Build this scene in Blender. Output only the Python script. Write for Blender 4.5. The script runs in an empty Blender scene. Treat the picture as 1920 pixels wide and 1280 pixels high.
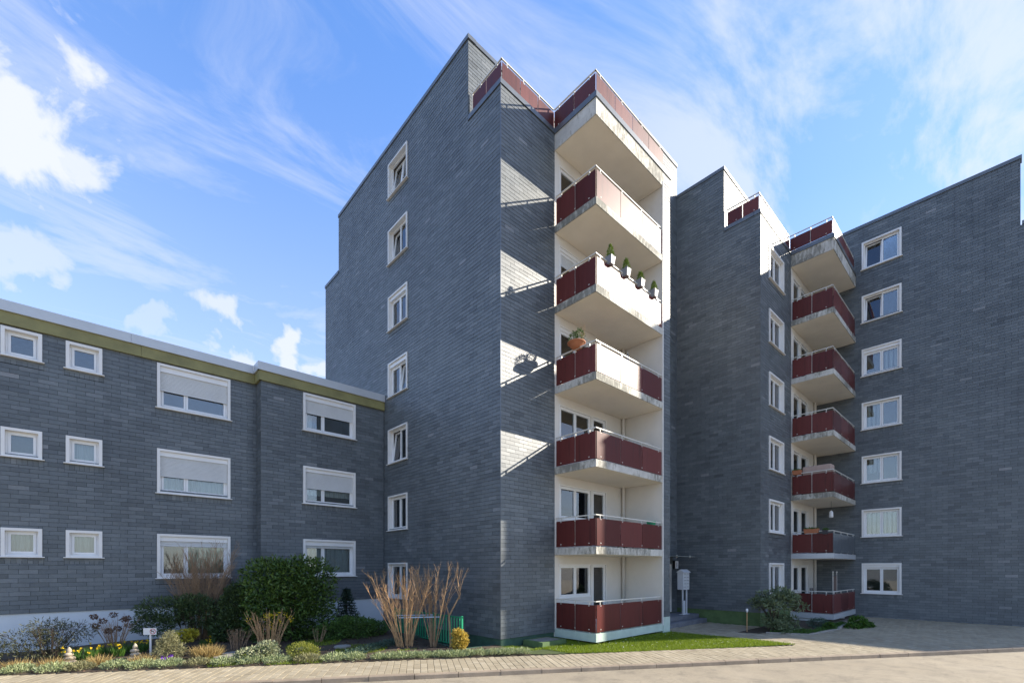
import bpy, math, random
import numpy as np
from mathutils import Vector, Matrix
random.seed(7)
rng = np.random.default_rng(11)
scene = bpy.context.scene
col = scene.collection
R = math.radians

# ------------------------------------------------------------------ camera
EYE = 2.42
cam_data = bpy.data.cameras.new('camera')
cam = bpy.data.objects.new('camera', cam_data)
col.objects.link(cam)
cam.location = (0, 0, EYE)
cam.rotation_euler = (R(90), 0, -math.asin(.6775))
cam_data.sensor_width = 36
cam_data.lens = 868.6 / 1920 * 36
cam_data.shift_y = 425 / 1920
cam_data.clip_start = .05
cam_data.clip_end = 6000
scene.camera = cam

# ------------------------------------------------------------------ light
SUN = Vector((1.60, -1.0, 1.0)).normalized()
elev = math.asin(SUN.z)
world = bpy.data.worlds.new('World')
scene.world = world
world.use_nodes = True


def build_world():
    nt = world.node_tree
    N = nt.nodes
    L = nt.links
    bg = N['Background']
    bg.inputs[1].default_value = .15
    sky = N.new('ShaderNodeTexSky')
    sky.sky_type = 'NISHITA'
    sky.sun_disc = False
    sky.sun_elevation = elev
    sky.sun_rotation = math.atan2(SUN.x, SUN.y)
    sky.altitude = 200
    sky.air_density = 1.0
    sky.dust_density = .1
    sky.ozone_density = 2.2
    tc = N.new('ShaderNodeTexCoord')
    sep = N.new('ShaderNodeSeparateXYZ')
    L.new(tc.outputs['Generated'], sep.inputs[0])

    def m(op, a, b=None, clamp=False):
        n = N.new('ShaderNodeMath')
        n.operation = op
        n.use_clamp = clamp
        for i, v in enumerate((a, b)):
            if v is None:
                continue
            if isinstance(v, (int, float)):
                n.inputs[i].default_value = v
            else:
                L.new(v, n.inputs[i])
        return n.outputs[0]

    def vm(op, a, b):
        n = N.new('ShaderNodeVectorMath')
        n.operation = op
        for i, v in enumerate((a, b)):
            if isinstance(v, (tuple, list)):
                n.inputs[i].default_value = v
            else:
                L.new(v, n.inputs[i])
        return n

    def ss(v, a, b):
        n = N.new('ShaderNodeMapRange')
        n.interpolation_type = 'SMOOTHSTEP'
        L.new(v, n.inputs[0])
        n.inputs[1].default_value = a
        n.inputs[2].default_value = b
        return n.outputs[0]

    def noise(vec, scale, detail=6, rough=.55, dist=0, w=None):
        n = N.new('ShaderNodeTexNoise')
        L.new(vec, n.inputs['Vector'])
        n.inputs['Scale'].default_value = scale
        n.inputs['Detail'].default_value = detail
        n.inputs['Roughness'].default_value = rough
        n.inputs['Distortion'].default_value = dist
        return n.outputs[0]
    # thin high cloud, on a plane overhead so the streaks converge as real ones do
    zz = m('ADD', m('MAXIMUM', sep.outputs[2], 0.0), .12)
    comb = N.new('ShaderNodeCombineXYZ')
    L.new(m('DIVIDE', sep.outputs[0], zz), comb.inputs[0])
    L.new(m('DIVIDE', sep.outputs[1], zz), comb.inputs[1])
    mp = N.new('ShaderNodeMapping')
    L.new(comb.outputs[0], mp.inputs[0])
    mp.inputs['Rotation'].default_value = (0, 0, R(-62))
    mp.inputs['Scale'].default_value = (.42, 1.3, 1)
    n1 = noise(mp.outputs[0], 2.1, 11, .62, 1.3)
    mp2 = N.new('ShaderNodeMapping')
    L.new(comb.outputs[0], mp2.inputs[0])
    mp2.inputs['Location'].default_value = (CIR[0], CIR[1], CIR[2])
    n2 = noise(mp2.outputs[0], CIR[3], 3, .5, .3)
    cir = m('MULTIPLY', ss(n1, .38, .64), ss(n2, .26, .50))
    sd = vm('DOT_PRODUCT', tc.outputs['Generated'], tuple(SUN)).outputs['Value']
    glow = m('ADD', .48, m('MULTIPLY', m('MAXIMUM', sd, 0.0), .22))
    cir = m('MULTIPLY', cir, glow)
    # heaped clouds: sparse, low
    n3 = noise(tc.outputs['Generated'], 11.0, 9, .6, .3)
    wn = N.new('ShaderNodeTexNoise')
    L.new(tc.outputs['Generated'], wn.inputs['Vector'])
    wn.inputs['Scale'].default_value = 6.0
    wn.inputs['Detail'].default_value = 5
    wv = vm('SCALE', vm('SUBTRACT', wn.outputs['Color'], (.5, .5, .5)).outputs[0], (0, 0, 0))
    wv.inputs['Scale'].default_value = .30
    warp = vm('ADD', tc.outputs['Generated'], wv.outputs[0]).outputs[0]
    fac = cir

    def heap(fac, d, rx, dens=1.0):
        d = Vector(d).normalized()
        dist = vm('DISTANCE', warp, tuple(d)).outputs['Value']
        v = m('SUBTRACT', 1.0, m('DIVIDE', dist, rx))
        v = m('ADD', v, m('MULTIPLY', m('SUBTRACT', n3, .5), 2.2))
        v = m('MULTIPLY', ss(v, .12, .62), dens, True)
        return m('MAXIMUM', fac, v)
    for d, rx, dn in HEAPS:
        fac = heap(fac, d, rx, dn)
    # overall thin veil that thickens towards the horizon
    veil = m('MULTIPLY', ss(sep.outputs[2], .80, .0), .5)
    fac = m('MAXIMUM', fac, veil)
    fac = m('MAXIMUM', fac, m('MULTIPLY', ss(sd, .25, .98), .12))
    fac = m('MAXIMUM', fac, m('MULTIPLY', ss(sep.outputs[2], .22, -.02), .85))
    mix = N.new('ShaderNodeMixRGB')
    L.new(fac, mix.inputs[0])
    L.new(sky.outputs[0], mix.inputs[1])
    mix.inputs[2].default_value = (1.72, 1.78, 1.96, 1)
    hs = N.new('ShaderNodeHueSaturation')
    hs.inputs['Saturation'].default_value = 1.5
    hs.inputs['Hue'].default_value = .516
    hs.inputs['Value'].default_value = 1.0
    gm = N.new('ShaderNodeGamma')
    gm.inputs[1].default_value = .66
    L.new(sky.outputs[0], gm.inputs[0])
    L.new(gm.outputs[0], hs.inputs['Color'])
    L.new(hs.outputs[0], mix.inputs[1])
    L.new(mix.outputs[0], bg.inputs[0])


CIR = (3.0, 1.0, 0.0, .8)
# directions of the few heaped clouds seen over the roofs, radius, density
HEAPS = [((-.10, 1.45, 1.00), .14, .92), ((-.02, 1.38, .92), .085, .85), ((.02, 1.33, .85), .05, .6), ((.11, 1.27, .93), .035, .35),
         ((-.12, 1.47, .66), .06, .6), ((.19, 1.19, .515), .075, .75), ((.10, 1.27, .50), .04, .5),
         ((.36, 1.03, .45), .055, .85), ((.43, .98, .42), .05, .8)]
build_world()

sun_data = bpy.data.lights.new('sun', 'SUN')
sun_data.energy = 2.7
sun_data.angle = R(.5)
sun_data.color = (1.0, .91, .77)
sun = bpy.data.objects.new('sun', sun_data)
col.objects.link(sun)
sun.rotation_euler = SUN.to_track_quat('Z', 'Y').to_euler()
sun.location = SUN * 80

vs = scene.view_settings
vs.view_transform = 'Standard'
vs.look = 'None'
vs.exposure = 1.9
vs.gamma = 1
vs.use_curve_mapping = False

# ------------------------------------------------------------------ materials
MATS = {}


def new_mat(name):
    m = bpy.data.materials.new(name)
    m.use_nodes = True
    nt = m.node_tree
    b = nt.nodes['Principled BSDF']
    MATS[name] = m
    return m, nt, b


def node(nt, t, **kw):
    n = nt.nodes.new(t)
    for k, v in kw.items():
        if k in n.inputs:
            n.inputs[k].default_value = v
        else:
            setattr(n, k, v)
    return n


def ramp(nt, src, stops):
    r = nt.nodes.new('ShaderNodeValToRGB')
    el = r.color_ramp.elements
    while len(el) < len(stops):
        el.new(.5)
    for e, (p, c) in zip(el, stops):
        e.position = p
        e.color = (*c, 1)
    nt.links.new(src, r.inputs[0])
    return r.outputs[0]


def mixc(nt, fac, a, b, mode='MIX'):
    n = nt.nodes.new('ShaderNodeMixRGB')
    n.blend_type = mode
    for i, v in enumerate((fac, a, b)):
        if isinstance(v, (int, float)):
            n.inputs[i].default_value = v
        elif isinstance(v, tuple):
            n.inputs[i].default_value = (*v, 1)
        else:
            nt.links.new(v, n.inputs[i])
    return n.outputs[0]


def obj_coord(nt, scale=(1, 1, 1), world=True):
    if world:
        g = nt.nodes.new('ShaderNodeNewGeometry')
        src = g.outputs['Position']
    else:
        g = nt.nodes.new('ShaderNodeTexCoord')
        src = g.outputs['Object']
    mp = nt.nodes.new('ShaderNodeMapping')
    mp.inputs['Scale'].default_value = scale
    nt.links.new(src, mp.inputs[0])
    return mp.outputs[0]


def tnoise(nt, vec, scale, detail=4, rough=.55):
    n = nt.nodes.new('ShaderNodeTexNoise')
    nt.links.new(vec, n.inputs['Vector'])
    n.inputs['Scale'].default_value = scale
    n.inputs['Detail'].default_value = detail
    n.inputs['Roughness'].default_value = rough
    return n.outputs[0]


def bump(nt, b, h, strength=.3, dist=.01):
    n = nt.nodes.new('ShaderNodeBump')
    n.inputs['Strength'].default_value = strength
    n.inputs['Distance'].default_value = dist
    nt.links.new(h, n.inputs['Height'])
    nt.links.new(n.outputs[0], b.inputs['Normal'])


def plain(name, c, rough=.6, spec=.5, metal=0, var=.12, scale=3.0, bmp=0):
    m, nt, b = new_mat(name)
    v = obj_coord(nt)
    n = tnoise(nt, v, scale, 5, .6)
    lo = tuple(x * (1 - var) for x in c)
    hi = tuple(min(1, x * (1 + var)) for x in c)
    nt.links.new(ramp(nt, n, [(.3, lo), (.7, hi)]), b.inputs['Base Color'])
    b.inputs['Roughness'].default_value = rough
    b.inputs['Specular IOR Level'].default_value = spec
    b.inputs['Metallic'].default_value = metal
    if bmp:
        bump(nt, b, tnoise(nt, v, scale * 14, 4), bmp, .01)
    return m


def make_slate():
    m, nt, b = new_mat('slate')
    at = node(nt, 'ShaderNodeAttribute', attribute_name='tint')
    v = obj_coord(nt, (1, 1, 1))
    base = ramp(nt, at.outputs['Fac'], [(0, (.078, .092, .100)), (.45, (.126, .147, .159)), (.85, (.168, .190, .203)), (1, (.235, .250, .260))])
    big = tnoise(nt, v, .35, 4, .6)
    base = mixc(nt, .55, base, ramp(nt, big, [(.3, (.62, .60, .60)), (.72, (1.15, 1.13, 1.1))]), 'MULTIPLY')
    run = tnoise(nt, obj_coord(nt, (3.5, 3.5, .22)), 1.0, 6, .65)
    base = mixc(nt, .35, base, ramp(nt, run, [(.30, (.62, .62, .63)), (.48, (1, 1, 1)), (.70, (1.12, 1.10, 1.06))]), 'MULTIPLY')
    fine = tnoise(nt, obj_coord(nt, (14, 14, 40)), 1.0, 6, .65)
    base = mixc(nt, .5, base, ramp(nt, fine, [(.3, (.7, .7, .7)), (.7, (1.25, 1.22, 1.18))]), 'MULTIPLY')
    nt.links.new(base, b.inputs['Base Color'])
    rr = node(nt, 'ShaderNodeMapRange')
    nt.links.new(fine, rr.inputs[0])
    rr.inputs[3].default_value = .40
    rr.inputs[4].default_value = .55
    nt.links.new(rr.outputs[0], b.inputs['Roughness'])
    b.inputs['Specular IOR Level'].default_value = .5
    bump(nt, b, fine, .25, .006)
    return m


def make_concrete():
    m, nt, b = new_mat('concrete')
    v = obj_coord(nt)
    n = tnoise(nt, v, 2.2, 6, .65)
    base = ramp(nt, n, [(.3, (.48, .46, .41)), (.7, (.66, .64, .58))])
    blot = tnoise(nt, v, .55, 2, .5)
    st0 = tnoise(nt, obj_coord(nt, (6, 6, 2.2)), 1.5, 8, .72)
    ad = node(nt, 'ShaderNodeMath', operation='ADD')
    nt.links.new(st0, ad.inputs[0])
    sc = node(nt, 'ShaderNodeMapRange')
    nt.links.new(blot, sc.inputs[0])
    sc.inputs[1].default_value = .35
    sc.inputs[2].default_value = .65
    sc.inputs[3].default_value = -.16
    sc.inputs[4].default_value = .10
    nt.links.new(sc.outputs[0], ad.inputs[1])
    st = ad.outputs[0]
    stain = ramp(nt, st, [(.40, (1, 1, 1)), (.50, (.62, .61, .55)), (.60, (.16, .16, .13))])
    base = mixc(nt, .72, base, stain, 'MULTIPLY')
    nt.links.new(base, b.inputs['Base Color'])
    b.inputs['Roughness'].default_value = .85
    bump(nt, b, tnoise(nt, v, 40, 4), .3, .004)


def make_panel():
    m, nt, b = new_mat('red_panel')
    oi = node(nt, 'ShaderNodeObjectInfo')
    base = ramp(nt, oi.outputs['Random'], [(0, (.090, .018, .016)), (.6, (.118, .025, .021)), (1, (.150, .036, .031))])
    streak = tnoise(nt, obj_coord(nt, (7, 7, .55)), 1.2, 6, .7)
    dirt = ramp(nt, streak, [(.30, (.45, .62, .62)), (.45, (.9, .95, .95)), (.6, (1, 1, 1)), (.75, (1.25, 1.8, 1.8))])
    nt.links.new(mixc(nt, .8, base, dirt, 'MULTIPLY'), b.inputs['Base Color'])
    rr = node(nt, 'ShaderNodeMapRange')
    nt.links.new(streak, rr.inputs[0])
    rr.inputs[3].default_value = .36
    rr.inputs[4].default_value = .50
    nt.links.new(rr.outputs[0], b.inputs['Roughness'])
    b.inputs['Specular IOR Level'].default_value = .26


def make_glass():
    m, nt, b = new_mat('glass')
    nt.nodes.remove(b)
    out = nt.nodes['Material Output']
    gl = node(nt, 'ShaderNodeBsdfGlossy')
    gl.inputs['Roughness'].default_value = .01
    gl.inputs['Color'].default_value = (.95, .97, 1, 1)
    tr = node(nt, 'ShaderNodeBsdfTransparent')
    tr.inputs['Color'].default_value = (.82, .86, .85, 1)
    fr = node(nt, 'ShaderNodeFresnel', IOR=2.0)
    mx = node(nt, 'ShaderNodeMixShader')
    nt.links.new(fr.outputs[0], mx.inputs[0])
    nt.links.new(tr.outputs[0], mx.inputs[1])
    nt.links.new(gl.outputs[0], mx.inputs[2])
    nt.links.new(mx.outputs[0], out.inputs[0])


def make_leaf(name, lo, hi, rough=.45, trans=.25):
    m, nt, b = new_mat(name)
    at = node(nt, 'ShaderNodeAttribute', attribute_name='tint')
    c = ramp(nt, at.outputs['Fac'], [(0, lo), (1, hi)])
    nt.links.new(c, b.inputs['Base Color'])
    b.inputs['Roughness'].default_value = rough
    b.inputs['Specular IOR Level'].default_value = .35
    out = nt.nodes['Material Output']
    t = node(nt, 'ShaderNodeBsdfTranslucent')
    nt.links.new(c, t.inputs[0])
    mx = node(nt, 'ShaderNodeMixShader')
    mx.inputs[0].default_value = trans
    nt.links.new(b.outputs[0], mx.inputs[1])
    nt.links.new(t.outputs[0], mx.inputs[2])
    nt.links.new(mx.outputs[0], out.inputs[0])


def make_paver():
    m, nt, b = new_mat('paver')
    at = node(nt, 'ShaderNodeAttribute', attribute_name='tint')
    base = ramp(nt, at.outputs['Fac'], [(0, (.32, .265, .175)), (.5, (.38, .32, .215)), (1, (.45, .385, .27))])
    v = obj_coord(nt)
    big = tnoise(nt, v, .8, 5, .6)
    base = mixc(nt, .6, base, ramp(nt, big, [(.3, (.72, .72, .72)), (.7, (1.1, 1.1, 1.1))]), 'MULTIPLY')
    fine = tnoise(nt, v, 60, 5, .7)
    base = mixc(nt, .5, base, ramp(nt, fine, [(.3, (.7, .7, .7)), (.7, (1.2, 1.2, 1.2))]), 'MULTIPLY')
    nt.links.new(base, b.inputs['Base Color'])
    b.inputs['Roughness'].default_value = .85
    bump(nt, b, fine, .3, .004)


def make_ground(name, stops, scale=1.2, fine=50, bstr=.4, rough=.9):
    m, nt, b = new_mat(name)
    v = obj_coord(nt)
    n = tnoise(nt, v, scale, 6, .65)
    base = ramp(nt, n, stops)
    f = tnoise(nt, v, fine, 5, .7)
    base = mixc(nt, .6, base, ramp(nt, f, [(.3, (.6, .6, .6)), (.7, (1.3, 1.3, 1.3))]), 'MULTIPLY')
    nt.links.new(base, b.inputs['Base Color'])
    b.inputs['Roughness'].default_value = rough
    bump(nt, b, f, bstr, .01)


make_slate()
make_concrete()
make_panel()
make_glass()
make_paver()
plain('wall_core', (.022, .023, .025), .9, .2)
plain('white_frame', (.78, .76, .72), .4, var=.05)
plain('white_sash', (.80, .80, .79), .3, var=.03)
plain('shutter', (.62, .63, .62), .5, var=.04)
plain('plaster', (.72, .68, .61), .85, var=.05, scale=1.2, bmp=.15)
plain('soffit', (.80, .73, .61), .85, var=.06, scale=1.0, bmp=.1)  # plaster warmed so the bounce light from the ground is in the colour
plain('plinth_white', (.66, .70, .72), .85, var=.05, scale=1.0, bmp=.1)
plain('plinth_green', (.05, .11, .075), .8, var=.25)
plain('plinth_moss', (.10, .16, .06), .85, var=.25)
plain('pale_green', (.50, .60, .52), .8, var=.10)
plain('rail', (.62, .60, .54), .4, .5, .0, var=.08)
plain('coping', (.13, .145, .16), .35, .5, .3, var=.15)
plain('fascia_metal', (.52, .54, .55), .4, .5, .2, var=.06, scale=1.2)
plain('fascia_olive', (.24, .22, .085), .6, var=.22, scale=1.6)
plain('roof_felt', (.10, .10, .10), .9)
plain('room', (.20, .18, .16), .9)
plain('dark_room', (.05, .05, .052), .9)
plain('curtain_white', (.74, .75, .76), .9, var=.03)
plain('curtain_green', (.40, .52, .42), .9, var=.1)
plain('curtain_blue', (.42, .52, .60), .9, var=.1)
plain('step_stone', (.16, .165, .18), .8, var=.2, bmp=.2)
plain('kerb_stone', (.30, .235, .165), .85, var=.25, scale=2.5, bmp=.3)
plain('green_paint', (.012, .27, .13), .4, var=.15)
plain('terracotta', (.42, .16, .075), .8, var=.15)
plain('grey_pot', (.22, .23, .25), .5, var=.1)
plain('dark_pot', (.04, .04, .045), .5)
plain('cardboard', (.42, .31, .26), .8, var=.1)
plain('mail_white', (.68, .70, .72), .4, var=.04)
plain('wood_pale', (.42, .25, .12), .7, var=.2, scale=12)
plain('wood_stem', (.30, .20, .115), .85, var=.3, scale=10)
plain('twig_orange', (.50, .31, .155), .8, var=.3, scale=10)
plain('twig_brown', (.30, .20, .12), .85, var=.3, scale=10)
plain('bark_dark', (.07, .05, .035), .9, var=.3, scale=10)
plain('stone_figure', (.42, .35, .26), .9, var=.25, scale=14, bmp=.4)
plain('sign_white', (.8, .78, .75), .4, var=.03)
plain('sign_red', (.55, .03, .025), .5)
plain('black', (.012, .012, .013), .5)
plain('cloth_brown', (.15, .11, .09), .9)
plain('metal_dark', (.05, .05, .055), .4, .5, .6)
plain('tape_blue', (.38, .48, .62), .6)
plain('canopy_glass', (.22, .24, .22), .25, .6)
plain('lantern_white', (.75, .76, .76), .4)
plain('stone_flag', (.30, .28, .25), .85, var=.2)
make_ground('asphalt', [(.25, (.28, .235, .165)), (.55, (.325, .275, .195)), (.8, (.37, .315, .23))], .5, 90, .25)


def road_wear():
    nt = MATS['asphalt'].node_tree
    b = nt.nodes['Principled BSDF']
    src = b.inputs['Base Color'].links[0].from_socket
    v = obj_coord(nt)
    patch = tnoise(nt, v, 1.7, 7, .7)
    c = mixc(nt, .7, src, ramp(nt, patch, [(.34, (.66, .66, .68)), (.5, (1, 1, 1)), (.68, (1.12, 1.10, 1.08))]), 'MULTIPLY')
    vo = node(nt, 'ShaderNodeTexVoronoi', feature='DISTANCE_TO_EDGE')
    wv = nt.nodes.new('ShaderNodeVectorMath')
    wv.operation = 'ADD'
    nz = node(nt, 'ShaderNodeTexNoise')
    nt.links.new(v, nz.inputs['Vector'])
    nz.inputs['Scale'].default_value = 2.5
    nt.links.new(v, wv.inputs[0])
    nt.links.new(nz.outputs['Color'], wv.inputs[1])
    nt.links.new(wv.outputs[0], vo.inputs['Vector'])
    vo.inputs['Scale'].default_value = .33
    crack = ramp(nt, vo.outputs['Distance'], [(0, (.45, .44, .43)), (.006, (.7, .7, .7)), (.012, (1, 1, 1))])
    c = mixc(nt, .3, c, crack, 'MULTIPLY')
    sp = tnoise(nt, v, 150, 2, .8)
    c = mixc(nt, .7, c, ramp(nt, sp, [(.35, (.6, .6, .6)), (.5, (1, 1, 1)), (.65, (1.35, 1.35, 1.35))]), 'MULTIPLY')
    nt.links.new(c, b.inputs['Base Color'])


road_wear()
make_ground('soil', [(.3, (.055, .038, .025)), (.55, (.085, .062, .04)), (.75, (.05, .065, .022))], 1.6, 25, .8)
make_ground('lawn_soil', [(.3, (.05, .075, .018)), (.7, (.075, .10, .025))], 2, 30, .6)
make_ground('sand_bed', [(.3, (.16, .13, .10)), (.7, (.22, .18, .14))], 2, 40, .4)
make_ground('far_ground', [(.3, (.13, .125, .11)), (.7, (.19, .18, .16))], .05, 4, .2)
make_leaf('leaf_laurel', (.020, .052, .010), (.120, .195, .040), .3, .15)
make_leaf('leaf_yew', (.018, .040, .015), (.095, .140, .045), .4, .1)
make_leaf('leaf_juniper', (.028, .068, .014), (.11, .20, .04), .45, .15)
make_leaf('leaf_spruce', (.02, .045, .03), (.05, .085, .05), .5, .1)
make_leaf('leaf_olive', (.045, .05, .022), (.12, .125, .06), .5, .2)
make_leaf('leaf_rhodo', (.04, .065, .025), (.22, .27, .14), .35, .15)
make_leaf('leaf_silver', (.17, .23, .09), (.50, .54, .30), .6, .25)
make_leaf('leaf_bluegreen', (.04, .085, .06), (.11, .17, .12), .5, .2)
make_leaf('leaf_yellow', (.30, .28, .03), (.62, .52, .05), .5, .3)
make_leaf('leaf_gold', (.28, .22, .03), (.70, .50, .10), .5, .25)
make_leaf('leaf_lime', (.16, .20, .03), (.38, .38, .07), .5, .3)
make_leaf('leaf_variegated', (.05, .10, .03), (.55, .55, .34), .45, .2)
make_leaf('leaf_straw', (.30, .20, .08), (.55, .42, .17), .7, .3)
make_leaf('leaf_sage', (.17, .17, .08), (.36, .34, .18), .6, .25)
make_leaf('leaf_green', (.03, .08, .015), (.10, .20, .03), .45, .25)
make_leaf('leaf_dead', (.08, .045, .03), (.20, .12, .08), .8, .1)
make_leaf('leaf_conifer', (.05, .10, .015), (.20, .28, .04), .5, .2)
make_leaf('grass', (.09, .16, .010), (.34, .42, .03), .5, .35)
make_leaf('petal_yellow', (.75, .50, .01), (.85, .66, .04), .6, .3)
make_leaf('petal_white', (.7, .7, .68), (.85, .85, .82), .6, .3)
make_leaf('petal_purple', (.10, .02, .30), (.22, .06, .50), .6, .2)

# ------------------------------------------------------------------ helpers


def link(o, parent=None):
    col.objects.link(o)
    if parent is not None:
        o.parent = parent
        o.matrix_parent_inverse = Matrix.Translation(parent.location).inverted() if parent.type == 'EMPTY' else Matrix()
    return o


def empty(name, loc):
    o = bpy.data.objects.new(name, None)
    o.location = loc
    o.empty_display_size = .2
    col.objects.link(o)
    return o


def tag(o, label=None, cat=None, group=None, kind=None):
    if label:
        o['label'] = label
    if cat:
        o['category'] = cat
    if group:
        o['group'] = group
    if kind:
        o['kind'] = kind
    return o


class Fac:
    """a facade: u runs along it, n points out of it, z is up"""

    def __init__(s, axis, pos):
        s.axis, s.pos = axis, pos
        s.flip = axis == 'A'

    def p(s, u, n, z):
        return (u, s.pos - n, z) if s.axis == 'A' else (s.pos - n, u, z)


class Plain:
    flip = False

    def p(s, a, b, c):
        return (a, b, c)


W = Plain()
BOXF = ((0, 3, 2, 1), (4, 5, 6, 7), (0, 1, 5, 4), (1, 2, 6, 5), (2, 3, 7, 6), (3, 0, 4, 7))


class MB:
    def __init__(s):
        s.v, s.f, s.t = [], [], []

    def face(s, pts, tint=.5):
        k = len(s.v)
        s.v.extend(pts)
        s.f.append(tuple(range(k, k + len(pts))))
        s.t.append(tint)

    def box(s, u0, u1, n0, n1, z0, z1, fac=W, tint=.5, shear=0.0):
        """axis box in facade coordinates; shear pushes n by shear*(z-z0)"""
        k = len(s.v)
        for z in (z0, z1):
            for u, n in ((u0, n0), (u1, n0), (u1, n1), (u0, n1)):
                s.v.append(fac.p(u, n + shear * (z - z0), z))
        for q in BOXF:
            q = q[::-1] if fac.flip else q
            s.f.append(tuple(k + i for i in q))
            s.t.append(tint)

    def slate(s, fac, u0, u1, z0, z1, tint, nb, nt_):
        k = len(s.v)
        s.v += [fac.p(u0, -.012, z0), fac.p(u1, -.012, z0), fac.p(u1, nb, z0), fac.p(u0, nb, z0),
                fac.p(u0, -.012, z1), fac.p(u1, -.012, z1), fac.p(u1, nt_, z1), fac.p(u0, nt_, z1)]
        for q in BOXF:
            if q == (0, 1, 5, 4):
                continue
            q = q[::-1] if fac.flip else q
            s.f.append(tuple(k + i for i in q))
            s.t.append(tint)

    def tube(s, pts, radii, sides=5, tint=.5, cap=True):
        pts = [Vector(p) for p in pts]
        rings = []
        for i, p in enumerate(pts):
            d = (pts[min(i + 1, len(pts) - 1)] - pts[max(i - 1, 0)])
            if d.length < 1e-6:
                d = Vector((0, 0, 1))
            d.normalize()
            a = d.cross(Vector((.31, .87, .2)))
            if a.length < 1e-3:
                a = d.cross(Vector((1, 0, 0)))
            a.normalize()
            b = d.cross(a)
            k = len(s.v)
            r = radii[i] if isinstance(radii, (list, tuple)) else radii
            for j in range(sides):
                an = 2 * math.pi * j / sides
                s.v.append(tuple(p + a * (r * math.cos(an)) + b * (r * math.sin(an))))
            rings.append(k)
        for k0, k1 in zip(rings, rings[1:]):
            for j in range(sides):
                j2 = (j + 1) % sides
                s.f.append((k0 + j, k0 + j2, k1 + j2, k1 + j))
                s.t.append(tint)
        if cap:
            s.f.append(tuple(rings[0] + j for j in range(sides))[::-1])
            s.f.append(tuple(rings[-1] + j for j in range(sides)))
            s.t += [tint, tint]

    def lathe(s, c, prof, sides=16, tint=.5, sx=1, sy=1):
        rings = []
        for r, z in prof:
            k = len(s.v)
            for j in range(sides):
                an = 2 * math.pi * j / sides
                s.v.append((c[0] + r * sx * math.cos(an), c[1] + r * sy * math.sin(an), c[2] + z))
            rings.append(k)
        for k0, k1 in zip(rings, rings[1:]):
            for j in range(sides):
                j2 = (j + 1) % sides
                s.f.append((k0 + j, k0 + j2, k1 + j2, k1 + j))
                s.t.append(tint)
        s.f.append(tuple(rings[0] + j for j in range(sides))[::-1])
        s.f.append(tuple(rings[-1] + j for j in range(sides)))
        s.t += [tint, tint]

    def build(s, name, mat, parent=None, smooth=False):
        me = bpy.data.meshes.new(name)
        me.from_pydata(s.v, [], s.f)
        a = me.attributes.new('tint', 'FLOAT', 'FACE')
        a.data.foreach_set('value', s.t)
        me.materials.append(MATS[mat])
        if smooth:
            me.polygons.foreach_set('use_smooth', [True] * len(me.polygons))
        o = bpy.data.objects.new(name, me)
        return link(o, parent)


def one_box(name, mat, parent, *a, **k):
    m = MB()
    m.box(*a, **k)
    return m.build(name, mat, parent)


def bevel(o, w=.01, seg=2):
    b = o.modifiers.new('bevel', 'BEVEL')
    b.width = w
    b.segments = seg
    b.limit_method = 'ANGLE'
    return o


def subtract(ints, holes):
    for h0, h1 in holes:
        out = []
        for a, b in ints:
            if h1 <= a or h0 >= b:
                out.append((a, b))
                continue
            if h0 > a:
                out.append((a, h0))
            if h1 < b:
                out.append((h1, b))
        ints = out
    return ints


def union(ints):
    ints = sorted(ints)
    out = []
    for a, b in ints:
        if out and a <= out[-1][1] + 1e-4:
            out[-1] = (out[-1][0], max(b, out[-1][1]))
        else:
            out.append((a, b))
    return out


def bands(z0, z1, edges, tiny=.015):
    zs = [z0] + sorted(e for e in edges if z0 + tiny < e < z1 - tiny) + [z1]
    return list(zip(zs, zs[1:]))


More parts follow.
